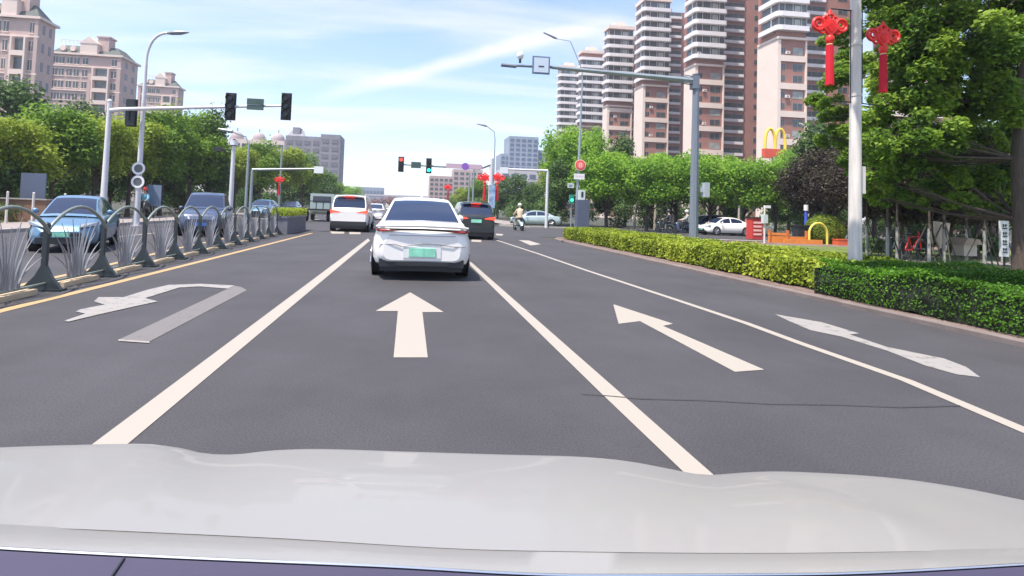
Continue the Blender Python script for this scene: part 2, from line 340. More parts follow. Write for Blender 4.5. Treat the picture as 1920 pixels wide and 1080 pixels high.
# ------------------------------------------------------------------ vegetation
def hedge(name, label, x0, x1, y0, y1, z1, m, size, n, fs=1.6, taper=None, group=None):
    t = thing(name, label, 'hedge', (0, 0, 0))
    co = MB(); ny, nx = int((y1 - y0) * 4), 8; rows = []
    def edge(y):                # rounded end
        e = 0
        if taper and y > y1 - taper: q = (y - (y1 - taper)) / taper; e = (1 - math.sqrt(max(0, 1 - q * q))) * taper
        return e
    for i in range(ny + 1):
        y = y0 + (y1 - y0) * i / ny; a = x0 + edge(y); r = []
        for (x, z) in [(a + .06, .05), (a + .03, z1 * .5), (a + .08, z1 - .07), (a + .3, z1 - .05)] + [(a + .3 + (x1 - a - .3) * k / nx, z1 - .05) for k in range(1, nx + 1)] + [(x1, .05)]:
            r.append((x + rng.normal(0, .015), y, z + rng.normal(0, .02)))
        rows.append(r)
    co.grid(rows); co.extr([Vector((x0 + .08, y0, .05)), Vector((x1, y0, .05)), Vector((x1, y0, z1 - .08)), Vector((x0 + .08, y0, z1 - .08))], (0, .05, 0))
    co.extr([Vector((x0 + (taper or 0), y1 - .03, .05)), Vector((x1, y1 - .03, .05)), Vector((x1, y1 - .03, z1 - .08)), Vector((x0 + (taper or 0), y1 - .03, z1 - .08))], (0, .03, 0))
    co.build('shade_core', mat('hedge_shade_core', (.012, .018, .008), .95), t)  # near-black core stands in for the shade inside the hedge faces
    ys = y0 + (y1 - y0) * rng.random(n) ** 1.25; face = rng.random(n) < (z1 * fs) / (z1 * fs + (x1 - x0))
    e = np.array([edge(y) for y in ys]); xs = np.where(face, x0 + e + rng.normal(0, .045, n), x0 + e + (x1 - x0 - e) * rng.random(n))
    lump = .045 * np.sin(ys * 3.1 + np.sin(xs * 4)) + .035 * np.sin(ys * 7.3 + xs * 3)
    zs = np.where(face, .1 + (z1 - .05) * rng.random(n), z1 + lump + rng.normal(0, .025, n))
    xs = np.where(face, xs + lump, xs)
    nr = np.stack([np.where(face, -1, 0), np.zeros(n), np.where(face, .3, 1)], 1)
    leaves('foliage', np.stack([xs, ys, zs], 1), nr, size, m, t, .6, .65)
    return t
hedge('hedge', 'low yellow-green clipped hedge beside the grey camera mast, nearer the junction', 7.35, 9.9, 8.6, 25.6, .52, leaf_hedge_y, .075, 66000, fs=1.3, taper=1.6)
hedge('hedge', 'bright green clipped hedge, shade built into its face, at the right edge, nearest the camera', 7.0, 9.9, 1.5, 8.55, .58, leaf_hedge_g, .034, 120000, fs=.30)  # side leaves kept sparse so the dark core reads as a shaded face
PROTO = {}
def crown_points(clumps, n):
    w = np.array([c[1] ** 2 for c in clumps]); w = w / w.sum(); idx = rng.choice(len(clumps), n, p=w)
    c = np.array([list(q[0]) for q in clumps])[idx]; r = np.array([q[1] for q in clumps])[idx]
    d = rng.normal(0, 1, (n, 3)); d /= np.linalg.norm(d, axis=1)[:, None]; d[:, 2] = d[:, 2] * .85 + .1
    p = c + d * (r * (.5 + .6 * rng.random(n) ** .7))[:, None] + rng.normal(0, 1, (n, 3)) * (r * .16)[:, None]; return p, d
def tree(key, leafm, H, rad, n, size, trunk_frac=.3, tr=.14, nc=22, label='', loc=(0, 0, 0), bk=None, seed=0, group=None, name='street_tree', white=False, low=.0, cat='tree'):
    random.seed(seed + 11)
    t = thing(name, label, cat, loc, group=group)
    zc = H * (trunk_frac + 1) / 2 + low; rz = H * (1 - trunk_frac) / 2
    clumps = []
    for i in range(nc):
        a = random.uniform(0, 6.28); u = random.uniform(-.85, .95); q = math.sqrt(max(0, 1 - u * u)) * random.uniform(.35, .8)
        clumps.append((Vector((math.cos(a) * q * rad, math.sin(a) * q * rad, zc + u * rz * .8)), rad * random.uniform(.22, .40)))
    clumps.append((Vector((0, 0, zc)), rad * .5))
    tk = MB(); top = H * .62; bend = random.uniform(-.25, .25)
    tk.tube([(0, 0, -.05), (0, 0, .25), (bend * .4, 0, H * trunk_frac * .7), (bend, .1, top)], [tr * 1.35, tr, tr * .85, tr * .35], 9)
    tk.build('trunk', [bk or bark], t, 60)
    lb = MB()
    for c, r in random.sample(clumps, min(10, len(clumps))):
        s = random.uniform(.75, 1.25) * H * trunk_frac; s0 = Vector((bend * .6, 0, min(s, top)))
        mid = (s0 + c) / 2 + Vector((0, 0, .1 * H * random.uniform(-.3, .6)))
        lb.tube([s0, mid, c], [tr * .5, tr * .3, tr * .1], 6)
    lb.build('limb', [bk or bark], t, 60)
    p, d = crown_points(clumps, n)
    leaves('crown', p, d * .8 + np.array([0, 0, .5]), size, leafm, t, .55, .7)
    if white:
        wb = MB(); wb.tube([(0, 0, .09), (0, 0, 1.15)], [tr * 1.12, tr * 1.0], 9); wb.build('whitewash_band', bark_white, t, 60)
    PROTO[key] = t
    return t
# ------------------------------------------------------------------ vehicles
def interp(pts, y):
    xs = [p[0] for p in pts]; zs = [p[1] for p in pts]
    if y <= xs[0]: return zs[0]
    for i in range(len(xs) - 1):
        if y <= xs[i + 1]:
            h = xs[i + 1] - xs[i]; t = (y - xs[i]) / h
            def sl(k):
                if k <= 0 or k >= len(xs) - 1: return 0 if k not in (0, len(xs) - 1) else ((zs[1] - zs[0]) / (xs[1] - xs[0]) if k == 0 else (zs[-1] - zs[-2]) / (xs[-1] - xs[-2]))
                a = (zs[k] - zs[k - 1]) / (xs[k] - xs[k - 1]); b = (zs[k + 1] - zs[k]) / (xs[k + 1] - xs[k])
                return 0 if a * b <= 0 else 2 * a * b / (a + b)
            m0, m1 = sl(i) * h, sl(i + 1) * h; t2, t3 = t * t, t * t * t
            return (2 * t3 - 3 * t2 + 1) * zs[i] + (t3 - 2 * t2 + t) * m0 + (-2 * t3 + 3 * t2) * zs[i + 1] + (t3 - t2) * m1
    return zs[-1]
SEDAN = dict(L=4.85, bot=[(0, .36), (.12, .27), (.7, .2), (4.1, .2), (4.6, .22), (4.85, .34)],
    top=[(0, .80), (.04, .92), (.12, .99), (.5, 1.03), (1.2, 1.05), (2.6, 1.0), (3.4, .97), (4.2, .86), (4.65, .72), (4.85, .56)],
    wid=[(0, .70), (.06, .82), (.25, .90), (.9, .935), (2.4, .93), (3.9, .93), (4.4, .88), (4.7, .76), (4.85, .56)],
    gh=[(.62, 1.0), (1.15, 1.25), (1.62, 1.43), (2.1, 1.5), (2.5, 1.505), (2.95, 1.44), (3.4, 1.25), (3.95, .94)], pill=[(1.05, 1.25), (2.35, 2.45), (3.45, 3.6)], rearg=(.70, 1.62), frontg=(2.98, 3.85), axles=(.98, 3.9), wr=.34, gw=(.80, .60))
SUV = dict(L=4.6, bot=[(0, .45), (.15, .32), (.7, .27), (3.9, .27), (4.4, .28), (4.6, .4)],
    top=[(0, .95), (.03, 1.05), (.1, 1.1), (.5, 1.12), (1.2, 1.1), (2.4, 1.08), (3.2, 1.07), (4.0, .98), (4.45, .86), (4.6, .66)],
    wid=[(0, .76), (.06, .86), (.25, .91), (.9, .93), (2.4, .925), (3.7, .925), (4.2, .88), (4.48, .78), (4.6, .62)],
    gh=[(.06, 1.06), (.22, 1.3), (.42, 1.58), (.8, 1.68), (1.6, 1.71), (2.2, 1.69), (2.6, 1.6), (3.0, 1.38), (3.5, 1.06)], pill=[(.62, .74), (1.35, 1.45), (2.3, 2.4), (3.15, 3.25)], rearg=(.10, .42), frontg=(2.62, 3.42), axles=(.86, 3.65), wr=.36, gw=(.85, .68))
MPV = dict(L=4.9, bot=[(0, .42), (.15, .3), (.7, .25), (4.2, .25), (4.7, .27), (4.9, .4)],
    top=[(0, .98), (.03, 1.06), (.1, 1.1), (.5, 1.1), (2.4, 1.06), (3.6, 1.05), (4.3, .96), (4.75, .8), (4.9, .62)],
    wid=[(0, .80), (.05, .88), (.25, .92), (.9, .935), (2.4, .93), (4.0, .93), (4.5, .86), (4.78, .76), (4.9, .6)],
    gh=[(.05, 1.05), (.16, 1.35), (.3, 1.66), (.6, 1.77), (1.6, 1.8), (2.6, 1.78), (3.1, 1.66), (3.6, 1.36), (4.1, 1.02)], pill=[(.5, .62), (1.5, 1.6), (2.7, 2.8), (3.65, 3.75)], rearg=(.09, .3), frontg=(3.12, 4.0), axles=(.9, 3.95), wr=.35, gw=(.86, .72))
RING = [(0, 0), (.80, 0), (.93, .06), (.985, .2), (1, .42), (.985, .64), (.955, .72), (.945, .78), (.92, .9), (.86, .97), (.70, 1.0), (.35, 1.01), (0, 1.015)]
def car(name, label, cat, paint, sp, loc, rz=0, group=None, brake=False, green=True, detail=1, plate=True):
    """local: rear at y = 0 side, heading +Y; loc = middle of the rear axle on the ground"""
    t = thing(name, label, cat, loc, rz, group); ax0 = sp['axles'][0]; L = sp['L']
    ys = sorted(set([0, .015, .04, .07, .12, .18, .25, .4] + [L * i / 26 for i in range(2, 25)] + [L - q for q in (.3, .2, .12, .06, .02, 0)]))
    def sec(y):
        w, zb, zt = interp(sp['wid'], y), interp(sp['bot'], y), interp(sp['top'], y)
        half = [(a * w, zb + b * (zt - zb)) for a, b in RING]
        return [(x, y - ax0, z) for x, z in half] + [(-x, y - ax0, z) for x, z in half[-2:0:-1]]
    b = MB(); rows = [sec(y) + [sec(y)[0]] for y in ys]; b.grid(rows)
    n = len(rows[0]) - 1
    for rr, rev in ((rows[0][:-1], False), (rows[-1][:-1], True)):
        c = (0, rr[0][1], sum(p[2] for p in rr) / n); vs = [c] + rr
        b.add(vs, [((0, 1 + (i + 1) % n, 1 + i) if not rev else (0, 1 + i, 1 + (i + 1) % n)) for i in range(n)])
    # greenhouse
    gy = []
    g = sp['gh']
    for i in range(len(g) - 1):
        k = max(2, int(math.hypot(g[i + 1][0] - g[i][0], g[i + 1][1] - g[i][1]) / .09))
        gy += [g[i][0] + (g[i + 1][0] - g[i][0]) * j / k for j in range(k)]
    for a in sp['pill']: gy += list(a)
    gy += list(sp['rearg']) + list(sp['frontg']) + [g[-1][0]]; gy = sorted(set(gy))
    wb0, wt0 = sp['gw']; zmax = max(p[1] for p in g)
    def gsec(y):
        zr = interp(g, y); zt = interp(sp['top'], y) - .04; zr = max(zr, zt + .01); h = zr - zt; f = min(1, h / (zmax - 1.0)); wt = wb0 + (wt0 - wb0) * f
        bw = min(interp(sp['wid'], y) * .90, wb0 + .02); wt = min(wt, bw); e = min(.07, h * .35)
        half = [(bw, zt), (bw + (wt - bw) * .14, zt + (h - e) * .14), (bw + (wt - bw) * .5, zt + (h - e) * .55), (bw + (wt - bw) * .92, zt + (h - e) * .94), (wt - .012, zr - e * .35), (wt - .06, zr - .012), (wt * .55, zr + .006), (0, zr + .015)]
        return [(x, y - ax0, z) for x, z in half] + [(-x, y - ax0, z) for x, z in half[-2::-1]]
    grow = [gsec(y) for y in gy]; ncol = len(grow[0]) - 1
    def kind(i, j):
        y0, y1 = gy[i], gy[i + 1]; jj = j if j < 7 else ncol - 1 - j
        if jj in (5, 6):
            if y0 >= sp['rearg'][0] - 1e-6 and y1 <= sp['rearg'][1] + 1e-6: return 'r'
            if y0 >= sp['frontg'][0] - 1e-6 and y1 <= sp['frontg'][1] + 1e-6: return 'f'
        if jj in (1, 2) and sp['pill'][0][1] - 1e-6 <= y0 and y1 <= sp['pill'][-1][0] + .25:
            if not any(a - 1e-6 <= y0 and y1 <= c + 1e-6 for a, c in sp['pill']): return 's'
        return 'b'
    b.grid(grow, 0, lambda i, j: kind(i, j) == 'b')
    b.build('body', paint, t, 35)
    for k, nm in (('r', 'rear_window'), ('f', 'windscreen')):
        q = MB(); q.grid(grow, 0, lambda i, j: kind(i, j) == k); q.build(nm, glass, t, 40)
    seg = []
    for i in range(len(gy) - 1):
        if kind(i, 1) == 's':
            if seg and seg[-1][1] == i - 1: seg[-1][1] = i
            else: seg.append([i, i])
    for a_, c_ in seg:
        for js in ((1, 2), (ncol - 2, ncol - 3)):
            q = MB(); q.grid(grow, 0, lambda i, j: a_ <= i <= c_ and j in js and kind(i, j) == 's'); q.build('side_window', glass, t, 40)
    # wheels
    wr = sp['wr']; W = .93
    for y in (0, sp['axles'][1] - ax0):
        for s in (-1, 1):
            a = MB(); a.disc((s * (W - .012), y, wr + .02), wr + .055, (s, 0, 0), .018, 28); a.build('wheel_arch', trim, t, 30)
            q = MB(); xo = s * (W + .016); q.tube([(xo - s * .24, y, wr), (xo - s * .22, y, wr), (xo - s * .02, y, wr), (xo, y, wr)], [wr - .03, wr, wr, wr - .03], 28)
            wh = q.build('wheel', rubber, t, 40)
            r_ = MB(); r_.ring((xo + s * .002, y, wr), wr * .56, wr * .66, (s, 0, 0), .012, 24)
            for a5 in range(5):
                an = a5 * 2 * math.pi / 5; dv = Vector((0, math.cos(an), math.sin(an))); r_.tube([Vector((xo + s * .008, y, wr)), Vector((xo + s * .008, y, wr)) + dv * wr * .6], [.04, .028], 6)
            r_.disc((xo, y, wr), .05, (s, 0, 0), .02, 12); r_.build('rim', rimm, wh, 40)
    # lower bumpers, lights, plates
    zr0 = interp(sp['bot'], 0); w0 = interp(sp['wid'], 0.04)
    q = MB(); q.box(-w0 * .97, w0 * .97, -ax0 + (.03 if sp is SEDAN else -.008), -ax0 + .3, zr0 - .12, zr0 + (.02 if sp is SEDAN else .09)); q.box(-w0 * .6, w0 * .6, -ax0 - .01, -ax0 + .03, zr0 - .09, zr0 - .03); q.build('rear_bumper', trim, t)
    q = MB(); q.box(-w0 * .95, w0 * .95, -ax0 + .12, -ax0 + 3.6, .16, zr0 + .02); q.build('underbody', trim, t)  # underbody hung low; its black also fills in the shadow beneath the car
    q = MB(); yf = L - ax0; q.box(-.62, .62, yf - .25, yf + .006, .24, .40); q.box(-.5, .5, yf - .1, yf + .012, .42, .52); q.build('grille', trim, t)
    zt0 = interp(sp['top'], .04)
    if sp is SEDAN:
        q = MB(); q.tube([(-.86, -ax0 + .17, zt0 - .02), (-.78, -ax0 + .01, zt0 - .035), (-.4, -ax0 - .02, zt0 - .02), (0, -ax0 - .03, zt0 - .012), (.4, -ax0 - .02, zt0 - .02), (.78, -ax0 + .01, zt0 - .035), (.86, -ax0 + .17, zt0 - .02)], [.028, .03, .02, .018, .02, .03, .028], 8)
        q.build('light_bar', trim, t, 50)
        q = MB(); q.tube([(-.84, -ax0 + .12, zt0 + .022), (-.6, -ax0 - .03, zt0 + .045), (0, -ax0 - .06, zt0 + .06), (.6, -ax0 - .03, zt0 + .045), (.84, -ax0 + .12, zt0 + .022)], [.018, .03, .034, .03, .018], 8)
        q.build('spoiler', paint, t, 50)
        for s in (-1, 1):
            q = MB(); q.tube([(s * .84, -ax0 + .1, zt0 - .035), (s * .76, -ax0 - .008, zt0 - .045), (s * .5, -ax0 - .03, zt0 - .035)], [.022, .026, .012], 8); q.build('tail_light', tail_on if brake else tail_off, t, 50)
    else:
        for s in (-1, 1):
            q = MB(); q.extr([(s * .36, -ax0 - .012, zt0 - .12), (s * .86, -ax0 - .012, zt0 - .16), (s * .90, -ax0 - .012, zt0 - .02), (s * .55, -ax0 - .012, zt0 - .06)], (0, .14, 0)); q.build('tail_light', tail_on if brake else tail_off, t)
        q = MB(); zt1 = zmax - .06; yt = [p for p in g if p[1] > zmax - .15][0][0]; q.box(-.22, .22, yt - ax0 - .16, yt - ax0 - .04, zt1 - .04, zt1 - .01); q.build('high_brake_light', tail_on if brake else tail_off, t)
        q = MB(); q.box(-wt_(sp), wt_(sp), yt - ax0 - .16, yt - ax0 + .1, zt1 - .008, zt1 + .03); q.build('spoiler', paint, t)
    for s in (-1, 1):
        q = MB(); q.extr([(s * .42, yf - .16, .66), (s * .84, yf - .42, .72), (s * .88, yf - .42, .82), (s * .46, yf - .22, .76)], (0, .18, 0)); q.build('headlight', headl, t)
        q = MB(); ym = sp['frontg'][1] - ax0 - .45; q.ball((s * 1.0, ym, 1.06), (.10, .07, .075)); q.box(s * .9 if s > 0 else -.97, .97 if s > 0 else -.9, ym - .02, ym + .02, 1.0, 1.03); q.build('mirror', paint, t, 50)
    if plate:
        zp = .56 if sp is SEDAN else .84
        if sp is SEDAN: zp = .50
        q = MB(); q.box(-.24, .24, -ax0 - .03, -ax0 - .01, zp - .07, zp + .08); q.build('number_plate', plate_green if green else plate_blue, t)
        q = MB(); q.box(-.22, .22, yf + .006, yf + .02, .42, .54); q.build('number_plate', plate_green if green else plate_blue, t)
    return t
def wt_(sp): return sp['gw'][1] * .9
# near white sedan straight ahead
pL, pR = G(697, 512), G(878, 519); cxm = (pL.x + pR.x) / 2; cym = (pL.y + pR.y) / 2
sedan = car('car', 'white sedan with a green number plate straight ahead in our lane', 'car', white_paint, SEDAN, (cxm, cym + .1, 0), 0, brake=False); sedan.scale = (.975, 1, 1)
q = MB(); ax = SEDAN['axles'][0]
q.tube([(-.80, -ax + .02, .635), (-.5, -ax - .014, .64), (-.36, -ax - .016, .60), (.0, -ax - .018, .66), (.3, -ax - .016, .655), (.55, -ax - .014, .62), (.8, -ax + .02, .62)], .007, 6)
q.tube([(-.6, -ax - .004, .80), (.6, -ax - .004, .80)], .005, 6)
q.build('boot_seam', mat('seam_shadow_grey', (.25, .24, .25), .6), sedan)
q = MB(); q.box(-.34, .34, -ax - .012, -ax + .02, .405, .60); q.build('plate_recess', mat('white_recess', (.7, .69, .69), .35), sedan)
q = MB(); q.tube([(0, .95 , 1.49), (0, .85, 1.57)], [.03, .008], 6); q.build('antenna', white_paint, sedan)
g0 = G(655, 434); car('car', 'white people carrier with its rear wiper and red lights in the left turn lane', 'car', white_paint, MPV, (g0.x, g0.y + .3, 0), R(0), brake=True, plate=False)
g0 = G(884, 449); car('car', 'black sport utility car with glowing brake lights, right of the white sedan', 'car', black_paint, SUV, (g0.x + .15, g0.y + .6, 0), 0, brake=True).scale = (.92, 1, .95)
# oncoming
g0 = G(118, 478); car('car', 'light blue hatchback coming towards us behind the railing', 'car', blue_paint, SEDAN, (g0.x - 1.15, g0.y + 2.9, 0), R(199), green=True).scale = (.74, .70, .86)
g0 = G(385, 444); car('car', 'dark blue sport utility car coming towards us behind the railing', 'car', navy_paint, SUV, (g0.x - .85, g0.y + 2.8, 0), R(194), green=False).scale = (.82, .85, .93)
far = [(485, 408, blue_paint, SEDAN, 'blue car behind the far end of the railing'), (540, 402, navy_paint, SEDAN, 'dark car half hidden by the planted box on the median'),
       (612, 402, silver_paint, MPV, 'pale van waiting left of the white people carrier')]
for px, py, pm, sp, lb in far:
    g0 = G(px, py); car('car', lb, 'car', pm, sp, (g0.x, g0.y + 3, 0), R(181), green=False, plate=False)
for px, py, pm, lb, y in [(703, 412, white_paint, 'distant white car between the white people carrier and the white sedan', 0), (700, 403, grey_paint, 'distant grey car beyond the white one in the same gap', 0)]:
    g0 = G(px, py); car('car', lb, 'car', pm, SEDAN, (g0.x, g0.y, 0), 0, brake=False, plate=False)
g0 = G(1015, 433); car('car', 'silver green sedan crossing the junction side on', 'car', silver_paint, SEDAN, (A(1046, 430, 45).x - .7, 45, 0), R(83)).scale = (.88, .88, .92)
# tricycle truck
g0 = G(594, 415)
t = thing('cargo_truck', 'small truck with a white cab and dark rear bed waiting at the far left', 'truck', (g0.x, g0.y + 2, 0))
q = MB(); q.extr([(-.9, 0, .5), (-.9, 1.5, .5), (-.9, 1.5, 1.3), (-.9, 1.2, 2.1), (-.9, 0, 2.1)], (1.8, 0, 0)); q.build('cab', silver_paint, t)
q = MB(); q.box(-1.0, 1.0, -2.6, -.05, .8, .92); [q.box(-1.0 + k * .5 - .03, -1.0 + k * .5 + .03, -2.6, -2.54, .92, 1.5) for k in range(5)]; q.box(-1.0, 1.0, -2.62, -2.56, 1.45, 1.52); q.build('bed', trim, t)
q = MB(); q.box(-.7, .7, 0 - .012, .01, 1.4, 1.9); q.build('rear_window', glass, t)
for y in (-1.8, .9):
    for s in (-1, 1): q = MB(); q.disc((s * .7, y, .4), .4, (s, 0, 0), .22); q.build('wheel', rubber, t, 40)
# parked behind the hedge on the right
PZ = 0
g0 = A(1402, 440, 38); car('car', 'white sedan parked side on behind the hedge', 'car', white_paint, SEDAN, (g0.x - .7, 38, 0), R(92)).scale = (.85, .8, .9)
car('car', 'dark sport utility car parked behind the white parked sedan', 'car', navy_paint, SUV, (A(1345, 440, 42).x, 42, 0), R(92)).scale = (.85, .8, .9)
# ------------------------------------------------------------------ own car bonnet
t = thing('own_car', 'pale bonnet of our own car filling the bottom of the picture', 'car', (.1, -1.6, 0))
far_e = [(-700, 905), (-300, 862), (-60, 842), (100, 836), (250, 833), (320, 840), (370, 851), (410, 854), (450, 852), (500, 846), (580, 843), (760, 848), (960, 854), (1080, 857), (1170, 864), (1260, 880), (1320, 891), (1350, 893), (1400, 889), (1470, 886), (1560, 889), (1680, 897), (1800, 914), (1920, 938), (2100, 975), (2400, 1060)]
near_e = [(-700, 975), (0, 1030), (300, 1046), (700, 1063), (1100, 1081), (1500, 1079), (1920, 1060), (2400, 1020)]
seam_e = [(-700, 935), (0, 984), (500, 1008), (960, 1032), (1400, 1037), (1920, 1029), (2400, 1005)]
def ev(c, x): return interp(c, x)
xs = [-700, -500, -300] + list(range(-150, 2101, 30)) + [2200, 2300, 2400]
rows = []; NV = 26
for i in range(NV + 1):
    v = i / NV; row = []
    for x in xs:
        yf_, yn = ev(far_e, x), ev(seam_e, x)
        # depth down the road grows towards the nose of the bonnet
        cxr = (x - 865) / 1000
        Yn = .60 + .0 * abs(cxr); Yf = 1.10 - .16 * cxr ** 2
        pf = A(x, yf_, Yf); pn = A(x, yn, Yn)
        # raised middle flattened at the back: bumps fade towards the windscreen
        p = pn.lerp(pf, v)
        smooth_far = A(x, 856 + (x - 865) * .038 + 16 * cxr ** 2, Yf)
        ps = pn.lerp(smooth_far, v); k = v ** .6
        p = ps.lerp(p, k) + Vector((0, 0, .016 * math.sin(math.pi * v) * (1 - .3 * v)))
        # crease running from the notch outwards to the rear corners
        s_ = -1 if x < 865 else 1
        xc = (430 - 370 * (1 - v) ** .8) if s_ < 0 else (1300 + 520 * (1 - v) ** .8)
        dd = (x - xc) * s_
        p.z += -.010 / (1 + math.exp(-dd / 28)) * math.sin(math.pi * min(1, v + .12)) 
        row.append(p)
    rows.append(row)
# nose rolling down out of sight
for dy, dz in ((.03, -.012), (.06, -.05), (.09, -.14), (.10, -.35)):
    rows.append([p + Vector((0, dy, dz)) for p in rows[NV]])
q = MB(); q.grid([[p - t.location for p in r] for r in rows]); q.build('bonnet', bonnet_paint, t, 60)
q = MB(); r0 = [A(x, ev(seam_e, x) - 3, .603) + Vector((0, 0, -.0008)) for x in xs]; r1 = [A(x, ev(near_e, x), .555) for x in xs]
r2 = [p + Vector((0, .002, -.01)) for p in r1]
q.grid([[p - t.location for p in r] for r in (r2, r1, r0, [p + Vector((0, .01, -.01)) for p in r0])]); q.build('bonnet_edge', bonnet_paint, t, 40)
q = MB(); q.tube([p - t.location + Vector((0, .0, .001)) for p in r1], .0016, 6); q.build('chrome_edge', chrome, t, 50)
q = MB(); r3 = [A(x, ev(near_e, x) + 2.5, .552) for x in xs]
q.grid([[p - t.location for p in r] for r in ([p + Vector((0, -.35, -.05)) for p in r3], r3, [p + Vector((0, .002, -.02)) for p in r3])]); q.build('dashboard', mat('dash_violet_black', (.045, .038, .075), .6), t, 40)
q = MB(); c = A(233, ev(near_e, 233) + 3, .55) - t.location; q.tube([c, c + Vector((0, -.3, -.042))], .0012, 6); q.build('dashboard_seam', trim, t)
q = MB(); q.box(-.95, .95, -.9, 3.4 - .75, .2, .62); q.build('lower_body', bonnet_paint, t)
for y in (-.3, 2.3):
    for s in (-1, 1): q = MB(); q.disc((s * .80, y, .33), .33, (s, 0, 0), .2); q.build('wheel', rubber, t, 40)
# ------------------------------------------------------------------ median railing
def fpost(px, py): return G(px, py)
p0, p1 = G(80, 545), G(372, 475)
FX0 = (p0.x + p1.x) / 2
fence = thing('median_railing', 'dark arched median railing filled with metal reeds along the yellow line', 'railing', (0, 0, 0))
metal_d = mat('railing_dark_metal', (.035, .045, .052), .4, .3); metal_l = mat('railing_reed_metal', (.26, .26, .28), .45, .2); arch_m = mat('railing_arch_metal', (.24, .27, .24), .35, .4)
SP = (p1.y - p0.y) / 4; nP = int((22.5 - p0.y) / SP) + 1
ys = [p0.y + SP * k for k in range(-3, nP)]
fx = lambda y: p0.x + (p1.x - p0.x) * (y - p0.y) / (p1.y - p0.y)
pb = MB(); pb.box(-.03, .03, -.03, .03, 0, .84); pb.extr([(.03, -.03, 0), (.27, -.05, 0), (.10, -.03, .20), (.03, -.03, .34)], (0, .06, 0)); pb.extr([(-.03, -.03, 0), (-.27, -.05, 0), (-.10, -.03, .20), (-.03, -.03, .34)], (0, .06, 0)); pb.box(-.26, .26, -.08, .08, 0, .03)
pb.ball((0, 0, .88), .045)
ab = MB(); n = 12
ab.tube([(0, SP * i / n, .78 + .35 * max(0, math.sin(math.pi * i / n)) ** .8) for i in range(n + 1)], .024, 8)
ab.tube([(0, .02, .10), (0, SP - .02, .10)], .018, 6)
rb = MB()
for k, (b0, top, lean) in enumerate([(-.30, .78, -.36), (-.22, .92, -.26), (-.15, .66, -.34), (-.08, .98, -.12), (-.03, .8, -.05), (.04, .9, .10), (.10, 1.02, .12), (.17, .75, .30), (.23, .9, .28), (.30, .6, .34), (-.26, .5, -.42), (-.11, .86, -.22), (.0, .9, .02), (.13, .88, .2), (.26, .48, .42)]):
    m_ = SP / 2
    rb.tube([(0, m_ + b0 * .7 + lean * (q / 6) ** 2, .10 + (top - .12) * q / 6) for q in range(7)], [.012, .013, .013, .012, .010, .007, .003], 5)
p_ = pb.build('post', metal_d, fence, 40); a_ = ab.build('arch', arch_m, fence, 60); r_ = rb.build('reed_panel', metal_l, fence, 60)
bb_ = MB(); bb_.box(-.09, .09, .3, SP - .3, 0, .07); k_ = bb_.build('yellow_base', mat('yellow_concrete', (.55, .42, .28), .8, var=.15), fence)
for i, y in enumerate(ys):
    loc = (fx(y), y, 0)
    for o in (p_, a_, r_, k_):
        if i == len(ys) - 1 and o is not p_: continue
        c = o if i == 0 else o.copy()
        if i: C.objects.link(c); c.parent = fence
        c.location = loc
yE = ys[-1]
# planters at the end of the railing
for k in range(3):
    y = yE + .3 + k * 1.5; x = fx(y)
    t = thing('planter_box', ['grey planter box with green plants at the end of the railing', 'second grey planter box beyond the railing end', 'farthest grey planter box on the median'][k], 'planter', (x, y, 0), group='planter boxes on the median')
    q = MB(); q.box(-.35, .35, 0, 1.42, 0, .72); q.box(-.39, .39, -.03, 1.45, .66, .74); [q.box(.352, .362, .08 + .2 * j, .1 + .2 * j, .05, .64) for j in range(7)]; q.build('box', mat('planter_grey', (.17, .17, .2), .7, var=.1), t)
    nn = 1500; pos = np.stack([rng.uniform(-.4, .4, nn), rng.uniform(-.05, 1.5, nn), .72 + rng.random(nn) * .35], 1); leaves('plants', pos, np.tile([0, 0, 1.], (nn, 1)), .09, leaf_olive, t, .8)
# ------------------------------------------------------------------ street poles
def sig_head(parent, loc, lit=None, horiz=False, facing=-1, h=1.15):
    """signal head as a part of its mast; facing -1 faces the camera side (-Y)"""
    q = MB()
    if horiz: q.box(-.5, .5, -.12, .12, -.2, .2)
    else:
        q.box(-.18, .18, -.10, .10, -h / 2, h / 2); q.box(-.23, .23, .09, .11, -h / 2 - .05, h / 2 + .05)
        for k in (-1, 0, 1): q.tube([(0, facing * .10, k * h / 3.1), (0, facing * .26, k * h / 3.1 - .01)], [.15, .15], 14, cap=False)
    o = q.build('signal_head', sig_black, parent, None, loc)
    for k in (-1, 0, 1):
        if horiz: break
        l = MB(); l.disc((0, facing * .101, k * h / 3.1), .13, (0, facing, 0), .012, 16)
        on = (lit == 'red' and k == 1) or (lit == 'green' and k == -1)
        m = mat('lamp_' + (lit or 'off') if on else 'lamp_dark', (.9, .05, .03) if lit == 'red' and on else (.02, .8, .6) if on else (.03, .035, .04), .3, emit=((1, .04, .03) if lit == 'red' else (.02, 1, .75)) if on else None, estr=2.5)
        l.build('lens', m, o, 40)
    return o
